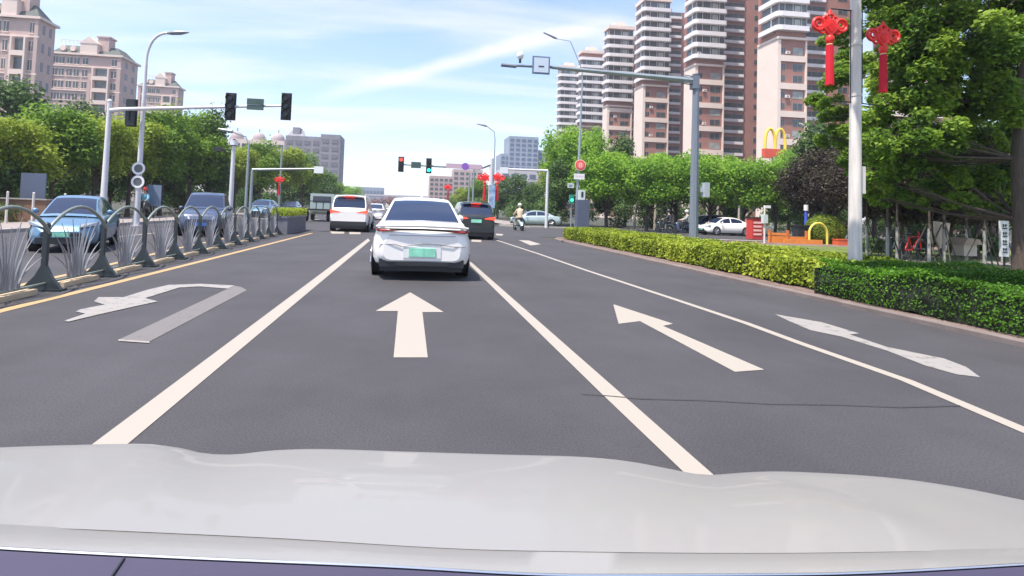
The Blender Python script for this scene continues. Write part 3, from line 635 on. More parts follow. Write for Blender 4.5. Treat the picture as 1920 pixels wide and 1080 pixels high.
# left mast with arm over the opposite lanes
b = A(191, 422, 25); top = A(205, 190, b.y)
b = Vector((b.x, b.y, 0)); H = top.z
t = thing('traffic_signal_mast', 'white traffic signal mast with a long arm at the left, seen from behind', 'traffic light', b)
q = MB(); q.tube([(0, 0, 0), (0, 0, .2), (0, 0, H)], [.17, .14, .09], 16); q.disc((0, 0, 0), .24, (0, 0, 1), .04); q.ball((0, 0, H), .11); q.build('pole', pole_white, t, 50)
e = A(545, 198, b.y) - b; s = A(207, 207, b.y) - b
q = MB(); q.tube([s, s.lerp(e, .08) + Vector((0, 0, .04)), e], [.10, .085, .045], 12); q.build('arm', pole_white, t, 50)
for px in (433, 537): l = A(px, 200, b.y) - b; sig_head(t, l + Vector((0, -.12, 0)))
l = A(480, 196, b.y) - b; q = MB(); q.box(-.36, .36, -.16, -.06, -.02, .24); q.box(-.36, .36, -.14, -.06, -.26, -.04); q.tube([(.1, -.165, .14), (.16, -.165, .08)], .02, 6, 0); q.build('camera_box', mat('camera_box_green', (.05, .09, .08), .5), t, None, l)
l = A(242, 210, b.y) - b; sig_head(t, l + Vector((0, .15, 0)), facing=1)
q = MB(); l = A(241, 212, b.y) - b; q.box(-.02, .02, -.02, .14, -.3, .3); q.build('bracket', trim, t, None, l)
# street lamps
def street_lamp(label, bx, by, px, py, hx, hy, m, r0=.09, Y=None, group=None, curve=True, headlen=.75, collar=False):
    b = G(bx, by); 
    if Y: b = A(bx, by, Y); b.z = 0
    tp = A(px, py, b.y) - b; hd = A(hx, hy, b.y) - b
    t = thing('street_lamp', label, 'street lamp', b, group=group)
    q = MB(); q.tube([(0, 0, 0), (0, 0, tp.z * .5), (0, 0, tp.z)], [r0, r0 * .8, r0 * .55], 12); q.disc((0, 0, 0), r0 * 1.8, (0, 0, 1), .04)
    q.build('pole', m, t, 50)
    s = 1 if hd.x > tp.x else -1; T = Vector((0, 0, tp.z)); Hh = Vector((hd.x, 0, hd.z))
    q = MB(); pts = [T.lerp(T, 0)]
    for k in range(1, 9):
        a = k / 8; pts.append(Vector((Hh.x * (a ** 1.9), 0, T.z + (Hh.z - T.z) * (1 - (1 - a) ** 2.0))))
    q.tube(pts, [r0 * .5] * 8 + [r0 * .3], 8); q.build('arm', m, t, 60)
    q = MB(); d = (pts[-1] - pts[-2]).normalized(); E = pts[-1]
    q.tube([E - d * .1, E + d * .1, E + d * headlen * .6, E + d * headlen], [.05, .10, .11, .03], 8); o = q.build('lamp_head', mat('lamp_head_grey', (.22, .23, .26), .4, .3), t, 50)
    return t, b
lampL, lb_ = street_lamp('tall white street lamp behind the left signal mast, with two round signs on its pole', 255, 424, 270, 118, 318, 62, pole_white, .13, headlen=.85)
q = MB(); q.ring((0, 0, 0), .16, .26, (0, 1, 0), .03); q.disc((0, .006, 0), .16, (0, 1, 0), .012)
for k, py in enumerate((316, 341)):
    l = A(257, py, lb_.y); t = thing('round_sign', ['upper round sign on the left street lamp, seen from behind', 'lower round sign on the left street lamp, seen from behind'][k], 'road sign', (lb_.x + .02, lb_.y - .13, l.z))
    q = MB(); q.disc((0, .0, 0), .29, (0, 1, 0), .02, 28); q.build('plate', mat('sign_back_dark', (.10, .10, .11), .5), t, 40)
    q = MB(); q.ring((0, -.015, 0), .19, .285, (0, 1, 0), .014); q.build('rim', sign_white, t, 40)
# second pole + thinner ones at the left
def plain_pole(label, bx, by, tx, ty, r, m, name='pole', cat='pole', capr=None, Y=None):
    b = G(bx, by)
    if Y: b = A(bx, by, Y); b.z = 0
    h = (A(tx, ty, b.y)).z; t = thing(name, label, cat, b); q = MB(); q.tube([(0, 0, 0), (0, 0, h)], [r, r * .75], 12); q.build('pole', m, t, 50)
    return t, b, h
t, b, h = plain_pole('short white camera pole behind the dark blue oncoming car', 430, 430, 432, 268, .11, pole_white, 'camera_pole', 'camera pole')
q = MB(); q.ball((0, 0, h), (.12, .12, .2)); q.box(-.7, 0, -.03, .03, h - .35, h - .30); q.box(-.85, -.5, -.1, .1, h - .4, h - .22); q.build('camera', trim, t, 40)
q = MB(); q.box(-.13, .13, -.16, .16, h - .1, h + .12); q.build('camera_housing', sign_white, t)
t, b, h = plain_pole('slim green-white lamp pole beside the gantry pole', 459, 418, 461, 272, .09, pole_galv, 'street_lamp', 'street lamp')
q = MB(); q.tube([(0, 0, h), (-.2, 0, h + .5), (-1.1, 0, h + .8)], .05, 8); q.build('arm', pole_galv, t, 50); q = MB(); q.tube([(-1.0, 0, h + .78), (-1.8, 0, h + .9)], [.12, .06], 8); q.build('lamp_head', pole_galv, t, 50)
t, b, h = plain_pole('grey gantry pole with a horizontal arm ending in a small white box', 468, 415, 469, 318, .11, pole_galv, 'gantry_pole', 'mast')
e = A(598, 318, b.y) - b; q = MB(); q.tube([(0, 0, h), (e.x, 0, e.z + .05)], [.09, .06], 8); q.build('arm', pole_galv, t, 50); q = MB(); q.box(e.x - .3, e.x + .3, -.15, .15, e.z - .25, e.z + .2); q.build('sign_box', sign_white, t)
# right blue-grey mast
b = G(1300, 461, .1); b.z = .1; top = A(1312, 141, b.y); H = top.z - .1
t = thing('camera_mast', 'blue-grey camera mast whose long arm reaches over the road from the right', 'mast', b)
q = MB(); q.tube([(0, 0, 0), (0, 0, H)], [.19, .13], 8); q.disc((0, 0, H), .15, (0, 0, 1), .03); q.disc((0, 0, 0), .3, (0, 0, 1), .04); q.build('pole', pole_grey, t, 40)
s = A(1306, 152, b.y) - b; e = A(1035, 126, b.y) - b; e2 = A(945, 122, b.y) - b
q = MB(); q.tube([s, s.lerp(e, .1), e], [.14, .12, .075], 8); q.build('arm', pole_galv, t, 40)
q = MB(); q.tube([e, e2], [.06, .05], 8); q.tube([e2 + Vector((-.12, 0, 0)), e2 + Vector((.5, 0, -.02))], .075, 8); q.build('arm_tip', pole_grey, t, 40)
q = MB(); q.box(-.22, .05, -.15, .15, -.35, .2); [q.tube([s * 0 + Vector((-.1, y, z)), Vector((-.6, y, z + .05))], .02, 6) for y in (-.1, .1) for z in (-.15, .15)]; q.build('bracket', pole_grey, t, None, s)
c = A(1013, 124, b.y) - b
q = MB(); q.box(-.36, .36, -.16, -.10, -.36, .36); sb = q.build('sign_frame', mat('frame_steel_blue', (.13, .17, .27), .4), t, None, c)
q = MB(); q.box(-.30, .30, -.172, -.162, -.30, .30); q.build('sign_panel', mat('sign_pale', (.55, .62, .72), .5), sb); q = MB(); q.box(-.11, .11, -.18, -.174, -.08, -.03); q.build('sign_mark', trim, sb)
c = A(975, 118, b.y) - b; q = MB(); q.tube([(0, 0, 0), (0, 0, .16)], .05, 8); q.build('camera_base', trim, t, 40, c); q = MB(); q.ball((0, 0, .3), (.14, .14, .17)); q.build('camera_dome', sign_white, t, 60, c)
c = A(1320, 356, b.y) - b; q = MB(); q.box(-.05, .16, -.16, .16, -.3, .3); q.box(-.2, -.05, -.03, .03, -.1, .1); q.build('control_box', mat('box_grey_blue', (.4, .44, .5), .5), t, None, c)
# near pale pole with two knots
Yp = 9.9
b = A(1603, 488, Yp); b.z = .1; tp = A(1606, -260, Yp)
t = thing('street_lamp', 'tall pale pole at the right carrying two red knots', 'street lamp', b)
q = MB(); q.tube([(0, 0, 0), (0, 0, 3), (0, 0, tp.z)], [.125, .105, .085], 18)
for z in (A(1600, 95, Yp).z, A(1600, 190, Yp).z): q.disc((0, 0, z), .115, (0, 0, 1), .05, 18)
q.build('pole', pole_cream, t, 50)
q = MB(); q.tube([(0, 0, tp.z - .1), (-.3, -.1, tp.z + 1.2), (-2, -.2, tp.z + 1.8)], .06, 8); q.build('arm', pole_cream, t, 50)
q = MB(); q.tube([(-2, -.2, tp.z + 1.8), (-2.8, -.2, tp.z + 1.85)], [.12, .06], 8); q.build('lamp_head', pole_cream, t, 50)
q = MB(); zc = A(1620, 345, Yp).z - .1; q.box(.10, .17, -.07, .07, zc - .2, zc + .35); q.build('small_box', pole_cream, t)
q = MB(); z1, z2 = A(1606, 20, Yp).z - .1, A(1606, 195, Yp).z - .1
q.tube([(-.55, 0, z1), (.5, 0, z1 - .02)], .012, 6); q.tube([(-.5, 0, z2 + .05), (.5, 0, z2)], .012, 6)
q.tube([(.13, -.02, z1), (.13, -.02, z2)], .01, 5); q.tube([(-.13, -.02, z1), (-.13, -.02, z2)], .01, 5); q.build('bracket', trim, t)
def knot(label, c, s, group=None, rz=0):
    t = thing('knot_ornament', label, 'ornament', c, rz, group)
    q = MB()
    q.extr([(0, -.06, .32), (.22, -.06, .13), (.30, -.06, .0), (.0, -.06, -.30), (-.30, -.06, .0), (-.22, -.06, .13)], (0, .12, 0))
    q.extr([(0, -.075, .20), (.17, -.075, .02), (0, -.075, -.18), (-.17, -.075, .02)], (0, .02, 0))
    for k in range(5): a = -.12 + k * .06; q.tube([(a - .08, -.08, a * .9 + .1), (a + .08, -.08, a * .9 - .08)], .008, 5); q.tube([(a + .08, -.082, -a * .9 + .1), (a - .08, -.082, -a * .9 - .08)], .008, 5)
    def loop(cx, cz, rx, rz_, th, r):
        q.tube([(cx + rx * math.cos(u) * math.cos(th) - rz_ * math.sin(u) * math.sin(th), 0, cz + rx * math.cos(u) * math.sin(th) + rz_ * math.sin(u) * math.cos(th)) for u in [2 * math.pi * j / 20 for j in range(21)]], r, 8)
    for s_ in (-1, 1):
        loop(s_ * .42, .10, .20, .20, 0, .055); loop(s_ * .40, .11, .10, .10, 0, .04); loop(s_ * .30, -.10, .12, .09, s_ * .5, .04); loop(s_ * .15, .30, .10, .08, 0, .045)
    loop(0, .36, .13, .12, 0, .045); q.tube([(0, 0, .44), (0, 0, .62)], [.08, .03], 8)
    q.tube([(0, 0, -.28), (0, 0, -.36), (0, 0, -.48), (0, 0, -.56)], [.10, .15, .12, .08], 12)
    q.v = [(x * s, y * s, z * s) for x, y, z in q.v]; q.build('knot', red_plastic, t, 45)
    q = MB(); q.tube([(0, 0, -.56), (0, 0, -.60)], .10, 14); q.v = [(x * s, y * s, z * s) for x, y, z in q.v]; q.build('gold_band', mat('gold_band', (.7, .45, .25), .4), t, 50)
    q = MB(); q.tube([(0, 0, -.60), (0, 0, -.8), (0, 0, -1.95)], [.085, .10, .12], 14)
    for j in range(14):
        a = 2 * math.pi * j / 14; q.tube([(.095 * math.cos(a), .095 * math.sin(a), -.62), (.118 * math.cos(a), .118 * math.sin(a), -1.96 - .02 * (j % 3))], .016, 5)
    q.v = [(x * s, y * s, z * s) for x, y, z in q.v]; q.build('tassel', red_tassel, t, 50)
    return t
kA = knot('red knot ornament with long tassel hanging left of the tall pale pole', A(1556, 52, Yp), .60)
kB = knot('red knot ornament with long tassel hanging right of the tall pale pole', A(1656, 72, Yp), .57)
# far mast with lit signals
Yf = 44
bb0 = A(918, 420, Yf); bb0.z = 0; tp = A(921, 305, Yf); H = tp.z
t = thing('traffic_signal_mast', 'far traffic signal mast with lit red and green lights over the junction', 'traffic light', bb0)
q = MB(); q.tube([(0, 0, 0), (0, 0, H + .35)], [.22, .16], 12); q.build('pole', pole_white, t, 50)
e = A(748, 308, Yf) - bb0; s = Vector((0, 0, H - .1)); arm_at = lambda px: A(px, 308 + (px - 748) * (317 - 308) / 170, Yf) - bb0
q = MB(); q.tube([s, arm_at(900), e], [.14, .12, .06], 8); q.build('arm', pole_galv, t, 50)
sig_head(t, arm_at(752) + Vector((0, -.15, 0)), 'red'); sig_head(t, arm_at(804) + Vector((0, -.15, 0)), 'green'); 
q = MB(); q.box(-.4, .4, -.2, -.05, -.25, .25); q.build('camera_box', mat('camera_box_green', (.05, .09, .08), .5), t, None, arm_at(780))
q = MB(); q.box(-1.5, 1.5, -.12, -.06, -.2, .2); q.build('sign_board', mat('pink_board', (.55, .38, .45), .6), t, None, arm_at(870) + Vector((0, 0, .1)))
q = MB(); q.disc((0, -.17, 0), .3, (0, 1, 0), .03); q.build('round_plate', mat('violet_plate', (.25, .10, .45), .5), t, 40, arm_at(872) + Vector((0, 0, .1)))
q = MB(); q.box(-.02, .3, -.2, -.1, -.5, .5); q.v = [(x * 1.6, y, z * 1.9) for x, y, z in q.v]; q.build('blue_banner', mat('banner_blue', (.12, .32, .65), .6, var=.5, scale=3, col2=(.5, .6, .75)), t, None, A(917, 368, Yf) - bb0)
for k, (px, py, s_) in enumerate([(909, 335, 1.5), (933, 335, 1.5)]):
    knot(['red knot left of the far signal mast', 'red knot right of the far signal mast'][k], A(px, py, Yf), s_ * .62)
t, b, h = plain_pole('very thin lamp pole rising behind the far signal mast', 923, 420, 926, 262, .07, pole_galv, 'street_lamp', 'street lamp', Y=52)
q = MB(); q.tube([(0, 0, h), (-.1, 0, h + .8), (-1.0, 0, h + 1.4)], .045, 8); q.build('arm', pole_galv, t, 50); q = MB(); q.tube([(-.9, 0, h + 1.35), (-1.9, 0, h + 1.5)], [.13, .05], 8); q.build('lamp_head', pole_galv, t, 50)
for px, py, lb in ((877, 325, 'thinner of the two pale poles above the black car'), (885, 318, 'thicker of the two pale poles above the black car')):
    plain_pole(lb, px, 425, px + 2, py, .10, pole_galv, Y=48)
t, b, h = plain_pole('pale pole behind the crossing silver sedan with an arm reaching left', 1024, 425, 1026, 320, .13, pole_white, 'gantry_pole', 'mast', Y=42)
e = A(945, 317, 42) - b; q = MB(); q.tube([(0, 0, h), (e.x, 0, e.z)], [.10, .07], 8); q.build('arm', pole_white, t, 50); q = MB(); q.box(e.x - .3, e.x + .3, -.12, .12, e.z - .35, e.z + .15); q.build('sign_box', sign_white, t)
t, b, h = plain_pole('far pale pole with a red knot near the pink building', 839, 420, 840, 340, .1, pole_galv, Y=75); knot('small red knot on the far pale pole', A(840, 352, 74.7), .9)
t, b, h = plain_pole('far pole with an orange red knot among the left trees', 522, 410, 524, 275, .1, pole_galv, Y=48); knot('small red knot in front of the left trees', A(524, 338, 47.7), .65)
# prohibition sign pole and lamp
b = G(1079, 432); b.z = 0; b = Vector((b.x, b.y, 0)); Yq = b.y
tp = A(1092, 150, Yq)
t = thing('street_lamp', 'slim pale green lamp pole carrying the round red sign', 'street lamp', b)
q = MB(); dx = tp.x - b.x; q.tube([(0, 0, 0), (dx * .55, 0, tp.z * .5), (dx, 0, tp.z)], [.12, .09, .06], 12); q.build('pole', pole_galv, t, 50)
hd = A(1045, 73, Yq) - b; q = MB(); q.tube([(dx, 0, tp.z), (dx - .05, 0, tp.z + .8), ((dx + hd.x) / 2, 0, hd.z - .1), hd], [.05, .04, .03, .02], 6); q.build('arm', pole_galv, t, 50)
h2 = A(1019, 61, Yq) - b; q = MB(); q.tube([hd, hd.lerp(h2, .2), h2], [.04, .09, .05], 8); q.build('lamp_head', mat('lamp_head_grey', (.22, .23, .26), .4, .3), t, 50)
c = A(1087, 310, Yq); t = thing('round_sign', 'round red prohibition sign on the slim pale pole', 'road sign', (c.x, c.y - .16, c.z))
q = MB(); q.disc((0, 0, 0), .42, (0, 1, 0), .03, 36); q.build('plate', mat('sign_cream', (.80, .55, .42), .5), t, 40)
q = MB(); q.disc((0, -.014, 0), .36, (0, 1, 0), .012, 36); q.build('red_disc', sign_red, t, 40); q = MB(); q.disc((0, -.026, 0), .26, (0, 1, 0), .01, 30); q.build('inner_disc', mat('sign_pinkred', (.8, .2, .16), .5), t, 40)
q = MB(); q.box(-.10, -.03, -.036, -.028, -.17, .17); q.box(.03, .10, -.036, -.028, -.17, .17); q.build('marks', mat('sign_pink', (.85, .5, .45), .5), t)
c = A(1085, 331, Yq); t = thing('sign_plate', 'white rectangular plate just below the round red sign', 'road sign', (c.x, c.y - .16, c.z))
q = MB(); q.box(-.40, .40, 0, .03, -.22, .2); q.build('plate', sign_white, t); q = MB(); [q.box(-.3 + .13 * k, -.22 + .13 * k, -.008, -.002, -.03, .08) for k in range(5)]; q.build('marks', mat('sign_pink', (.85, .5, .45), .5), t)
c = A(1069, 348, Yq); t = thing('sign_plate', 'smaller white plate left of the slim pale pole', 'road sign', (c.x, c.y - .1, c.z))
q = MB(); q.box(-.22, .26, 0, .03, -.17, .17); q.build('plate', mat('sign_greyish', (.55, .6, .6), .5), t); q = MB(); q.box(-.14, .16, -.008, -.002, .02, .06); q.box(-.14, .1, -.008, -.002, -.08, -.04); q.build('marks', sig_black, t)
t, b, h = plain_pole('short post with a green pedestrian signal box', 1070, 431, 1070, 368, .05, pole_galv, 'pedestrian_signal', 'traffic light')
q = MB(); q.box(-.16, .16, -.14, .1, h - .55, h + .12); q.build('signal_housing', mat('green_housing', (.02, .25, .17), .5), t); q = MB(); q.disc((0, -.15, h - .28), .11, (0, 1, 0), .008); q.build('lens', mat('ped_green', (.05, .7, .45), .4, emit=(.05, 1, .6), estr=1.2), t)
b = G(1092, 440, .09); t = thing('utility_cabinet', 'tall dark grey cabinet column beside the slim sign pole', 'cabinet', (b.x, b.y - .1, .09))
q = MB(); q.box(-.34, .34, 0, .5, 0, 1.95); q.build('cabinet', mat('cabinet_slate', (.085, .10, .15), .5, var=.1), t); q = MB(); q.box(-.22, .10, .1, .4, 1.95, 2.5); q.build('meter_box', mat('sign_greyish', (.55, .6, .6), .5), t); q = MB(); q.box(-.12, .0, .088, .098, 2.1, 2.4); q.build('door_panel', sig_black, t)
# ------------------------------------------------------------------ buildings
brick = mat('red_brown_facade', (.33, .15, .115), .85, var=.12, scale=.4)
cream = mat('cream_facade', (.74, .60, .52), .85, var=.06, scale=.3)
balc = mat('white_balcony', (.74, .69, .69), .8, var=.05, scale=.5)
wing = mat('building_glass', (.055, .065, .065), .15, spec=.7, var=.6, scale=.35)
wgr = mat('pale_curtain_glass', (.28, .30, .28), .3, var=.5, scale=.5)
bplaster = mat('window_back', (.06, .05, .05), .8)
pink = mat('pink_beige_stucco', (.48, .345, .31), .88, var=.10, scale=.25)
pinkl = mat('pale_stucco', (.70, .56, .49), .88, var=.06, scale=.3)
slate = mat('roof_slate', (.07, .08, .075), .8, var=.2)
def unit(parent, mesh_cache, key, fn, loc):
    if key not in mesh_cache: mesh_cache[key] = fn()
    src = mesh_cache[key]
    if not src.get('used'): o = src; o['used'] = 1
    else: o = src.copy(); C.objects.link(o)
    o.parent = parent; o.location = loc
    return o
def tower(label, px_side, pxa, pxb, pxc, Y, H, split, fh=3.0, name='apartment_tower'):
    """bay front between columns pxa..pxb at distance Y, left wall seen from px_side, recessed wing out to pxc"""
    a, b_ = A(pxa, 300, Y), A(pxb, 300, Y); bw = b_.x - a.x; DT = max(3.0, Y * (a.x / A(px_side, 300, Y).x - 1)); D = min(5.0, DT * .75); cw = max(0.5, A(pxc, 300, Y + D).x - b_.x)
    t = thing(name, label, 'building', (a.x, Y, 0)); mc = {}; n = int(H / fh); ns = int(split / fh)
    q = MB(); q.box(0.05, bw - .05, .35, DT, 0, H); q.box(bw - .05, bw + cw, D, DT + 6, 0, H - 1); q.build('wall', brick, t)
    q = MB(); q.box(-.03, .35, 0, DT, 0, ns * fh + 1.0); q.box(bw - .30, bw + .03, 0, D, 0, ns * fh + 1.0)
    q.box(.35, .35 + bw * .05, 0, .3, 0, ns * fh + 1)
    for k in range(0, ns + 1, 2): q.box(.35, bw - .3, -.02, .34, k * fh - .75, k * fh + .55)
    q.box(-.2, bw + .2, -.25, DT - .2, ns * fh + 1.0, ns * fh + 1.5); q.build('cream_frame', cream, t)
    q = MB(); q.box(-.3, bw + .3, -.6, DT + .2, H, H + 1.1); q.box(bw * .3, bw * .75, DT * .4, DT, H + 1.1, H + 3); q.build('parapet', cream, t)
    def wa(w, h, nm='window', g=wing):
        def f():
            q = MB(); q.box(0, w, -.02, .06, 0, h, 1); q.box(.09, w - .09, -.04, -.015, .09, h - .09, 0); q.box(w * .5 - .03, w * .5 + .03, -.055, -.035, .09, h - .09, 1)
            return q.build(nm, [g, mat('window_frame', (.30, .25, .24), .6)])
        return f
    wide = bw > 4.5
    iw = bw - .7 - bw * .05
    for k in range(ns):
        z = k * fh + (.85 if k % 2 == 0 else .35)
        unit(t, mc, 'ws', wa(iw * .17, 1.5), (.5 + bw * .05 + iw * .02, .35, z))
        unit(t, mc, 'wl' + str((k * 7) % 3 == 0), wa(iw * .42, 1.7, g=wing if (k * 7) % 3 else wgr), (.45 + bw * .05 + iw * .5, .35, z - .1))
    # balconies above the split
    def bal(w):
        def f():
            q = MB(); pts = [(-.03, DT * .8), (-.8, DT * .8), (-.8, -.1), (-.5, -.6), (.2, -.85), (w - .2, -.85), (w + .2, -.5), (w + .25, .34), (-.03, .34)]
            q.extr([(x, y, -.2) for x, y in pts], (0, 0, 1.05)); return q.build('balcony', balc)
        return f
    def rw(w):
        def f():
            q = MB(); q.box(.1, w - .1, .0, .3, 0, 1.9, 0); 
            for x in (.1, w * .22, w * .5, w * .8, w - .16): q.box(x, x + .09, -.03, 0, 0, 1.9, 1)
            q.box(.1 + w * .55, w * .76, -.02, -.003, .1, 1.6, 2)
            return q.build('window_band', [wing, balc, wgr])
        return f
    def sw():
        q = MB(); q.box(-.02, .04, .6, DT * .75, 0, 1.9, 0); q.box(-.05, -.02, DT * .3, DT * .36, 0, 1.9, 1); return q.build('side_window_band', [wing, balc])
    for k in range(ns + 1, n):
        z = k * fh; unit(t, mc, 'sw', sw, (0, 0, z + .92)); unit(t, mc, 'b', bal(bw), (0, 0, z)); unit(t, mc, 'r', rw(bw), (0, .04, z + .92))
    unit(t, mc, 'b', bal(bw), (0, 0, n * fh)) if n * fh < H - .9 else None
    for k in range(1, n - 1):
        if (k * 5 + int(Y)) % 3 == 0:
            def ac():
                q = MB(); q.box(0, .9, -.35, 0, 0, .6, 0); q.box(.2, .7, -.37, -.35, .1, .5, 1); return q.build('air_conditioner', [balc, mat('window_frame', (.30, .25, .24), .6)])
            unit(t, mc, 'ac', ac, (bw * (.28 if k < ns else .05), .33 if k < ns else .03, k * fh + (.9 if k % 2 == 0 else .4)))
    # recessed wing with little balconies
    if cw > 1.6:
        for k in range(1, n):
            z = k * fh
            unit(t, mc, 'rwn', wa(cw * .42, 1.5), (bw + cw * .12, D - .02, z + .4))
            def sb():
                q = MB(); q.extr([(0, 0, -.25), (cw * .48, 0, -.25), (cw * .44, -.7, -.25), (.05, -.7, -.25)], (0, 0, .75)); return q.build('small_balcony', balc)
            unit(t, mc, 'sb', sb, (bw + cw * .08, D, z))
            if cw > 5: unit(t, mc, 'rw2', wa(cw * .16, 1.4), (bw + cw * .74, D - .02, z + .45))
    return t
tower('right-hand apartment tower with a broad blank cream wall beside framed window pairs', 1418, 1457, 1512, 1600, 105, 70, 41.5)
tower('brown apartment tower mostly hidden behind the big tree and pale pole', 1640, 1660, 1740, 1800, 98, 70, 36)
tower('apartment tower directly behind the top of the blue-grey mast', 1280, 1301, 1356, 1436, 128, 70, 40)
tower('apartment tower left of the mast with curved white balconies running out of the picture', 1187, 1203, 1252, 1302, 152, 66, 40)
tower('middle apartment tower of the receding row, its flat roof just left of the balcony tower', 1128, 1136, 1183, 1192, 170, 63.2, 38)
tower('second farthest apartment tower of the receding row', 1080, 1086, 1128, 1131, 196, 62.5, 35)
tower('farthest and lowest looking apartment tower of the receding row', 1042, 1047, 1083, 1086, 222, 63.5, 32)
def euro(label, pxa, pxb, pxs, ytop, Y, fh, name='apartment_block', ptop=None):
    a, b_ = A(pxa, 200, Y), A(pxb, 200, Y); w = b_.x - a.x; top = A(pxb, ytop, Y).z
    dep = max(4, Y * (b_.x / A(pxs, 200, Y).x - 1))
    t = thing(name, label, 'building', (a.x, Y, 0)); mc = {}; n = int(top / fh)
    q = MB(); q.box(0, w, 0, dep, 0, top); 
    q.box(w * .55, w * .60, -.6, 0, 0, top - fh * 2); q.box(w * .95, w + .12, -.3, .5, 0, top); q.box(0, .9, -.4, 0, 0, top); q.build('wall', pink, t)
    q = MB(); q.box(-.6, w + .6, -.6, dep + .6, top, top + .5); q.build('cornice', pinkl, t)
    for k_ in (1, 3): q = MB(); q.box(-.3, w + .3, -.32, 0, top - k_ * fh, top - k_ * fh + .35); q.build('cornice_band', pinkl, t)
    q = MB(); o = 2.2; h = fh * .8; zt = top + .5
    q.add([(0, 0, zt), (w, 0, zt), (w, dep, zt), (0, dep, zt), (o, o, zt + h), (w - o, o, zt + h), (w - o, max(dep - o, o + .3), zt + h), (o, max(dep - o, o + .3), zt + h)], [(0, 1, 5, 4), (1, 2, 6, 5), (2, 3, 7, 6), (3, 0, 4, 7), (4, 5, 6, 7)]); rf = q.build('roof', slate, t)
    q = MB(); q.box(w * .62, w * .78, 1, 4, zt, zt + h * 1.9); q.box(w * .60, w * .80, .8, 4.2, zt + h * 1.9, zt + h * 2.05); q.build('roof_tower', pink, rf)
    q = MB(); q.box(w * .42, w * .66, -.4, 1.6, top, top + fh * 1.0); q.extr([(w * .40, -.5, top + fh), (w * .68, -.5, top + fh), (w * .54, -.5, top + fh * 1.6)], (0, 2, 0)); q.build('gable', pinkl, rf)
    q = MB(); [q.box(x, x + .12, .3, .42, zt + h, zt + h + 1.0) for x in np.arange(o, w * .62, 1.0)]; q.box(o, w * .62, .3, .42, zt + h + .9, zt + h + 1.0); q.build('balustrade', pinkl, rf)
    for x in (.16, .30):
        q = MB(); q.disc((w * x, .75, zt + h * .5), .7, (0, -1, 0), .7, 16); q.build('round_dormer', pinkl, rf, 40)
    def win(ww, hh, deep=False):
        def f():
            q = MB(); q.box(0, ww, -.05, .05, 0, hh, 0); q.box(-.15, ww + .15, -.16, 0.03, -.2, 0, 1); q.box(-.1, ww + .1, -.12, .03, hh, hh + .15, 1); q.box(ww / 2 - .05, ww / 2 + .05, -.08, -.05, 0, hh, 1)
            return q.build('window', [wing, pinkl])
        return f
    def bl(ww):
        def f():
            q = MB(); q.box(0, ww, -1.0, .04, -.15, .9, 0); q.box(0, .35, -1.02, 0, .9, fh - .15, 0); q.box(ww - .35, ww, -1.02, 0, .9, fh - .15, 0); return q.build('balcony', pinkl)
        return f
    def dk(ww):
        def f():
            q = MB(); q.box(0, ww, -.06, .05, 0, fh * .62); return q.build('loggia_glass', wing)
        return f
    for k in range(n):
        z = top - (k + 1) * fh
        for j, x in enumerate((.04, .13, .24, .34, .46, .87)):
            unit(t, mc, 'w', win(w * .07, fh * .55), (w * x, 0, z + fh * .25))
        if k >= 1:
            unit(t, mc, 'b', bl(w * .24), (w * .62, 0, z)); unit(t, mc, 'd', dk(w * .18), (w * .65, 0, z + fh * .3 ))
        for j in range(2):
            if dep > 5:
                def sw():
                    q = MB(); q.box(0, .06, 0, dep * .14, 0, fh * .5); return q.build('side_window', mat('grey_side_glass', (.13, .13, .17), .4))
                unit(t, mc, 'sw', sw, (w, dep * (.25 + .4 * j), z + fh * .3))
    return t
euro('left-hand ornate pinkish apartment block cut by the left edge of the picture', -60, 62, 94, 36, 118, 3.9)
euro('ornate pinkish apartment block with two round dormers, between the edge block and the lamp post', 88, 222, 254, 108, 150, 3.2)
euro('smaller pinkish apartment block behind the tall white street lamp', 258, 332, 343, 165, 205, 3.3)
# far buildings
def slab(label, pxa, pxb, ytop, Y, m, m2, rows, cols, dep=15, name='far_building', cap=None):
    a, b_ = A(pxa, 330, Y), A(pxb, 330, Y); w = b_.x - a.x; top = A((pxa + pxb) / 2, ytop, Y).z
    t = thing(name, label, 'building', (a.x, Y, 0)); q = MB(); q.box(0, w, 0, dep, 0, top); q.build('wall', m, t)
    mc = {}; fh = top / (rows + .5)
    for i in range(rows):
        for j in range(cols):
            def f():
                q = MB(); q.box(0, w / cols * .68, -.12, .04, 0, fh * .55); return q.build('window', m2)
            unit(t, mc, 'w', f, (w * (j + .16) / cols, 0, fh * (i + .35)))
    if cap: cap(t, w, top)
    return t
greyb = mat('blue_grey_facade', (.26, .30, .38), .6, var=.1, scale=.2); greyw = mat('blue_glass_far', (.10, .14, .21), .3); net = mat('scaffold_net_grey', (.24, .23, .26), .9, var=.2, scale=.3, stretch=(1, 1, .2))
slab('blue-grey glass office tower behind the dark trees', 953, 1008, 256, 260, greyb, greyw, 16, 5)
slab('lower left wing block of the blue-grey tower', 938, 955, 288, 262, greyb, greyw, 12, 2)
slab('lower right wing block of the blue-grey tower', 1009, 1030, 282, 264, greyb, greyw, 13, 2)
slab('low broad grey-white building beneath the blue-grey tower', 940, 1040, 318, 240, mat('pale_grey_wall', (.5, .48, .52), .8), greyw, 5, 6)
def capn(t, w, top): 
    q = MB(); q.box(w * .15, w * .35, 3, 9, top, top + 4); q.add([(w * .0, 2, top), (w * .55, 2, top), (w * .45, 5, top + 3), (w * .1, 5, top + 3)], [(0, 1, 2, 3)]); q.build('roof_block', net, t)
slab('grey net-wrapped building under construction behind the left trees', 532, 598, 255, 230, net, mat('net_dark', (.16, .15, .18), .9), 9, 4, cap=capn)
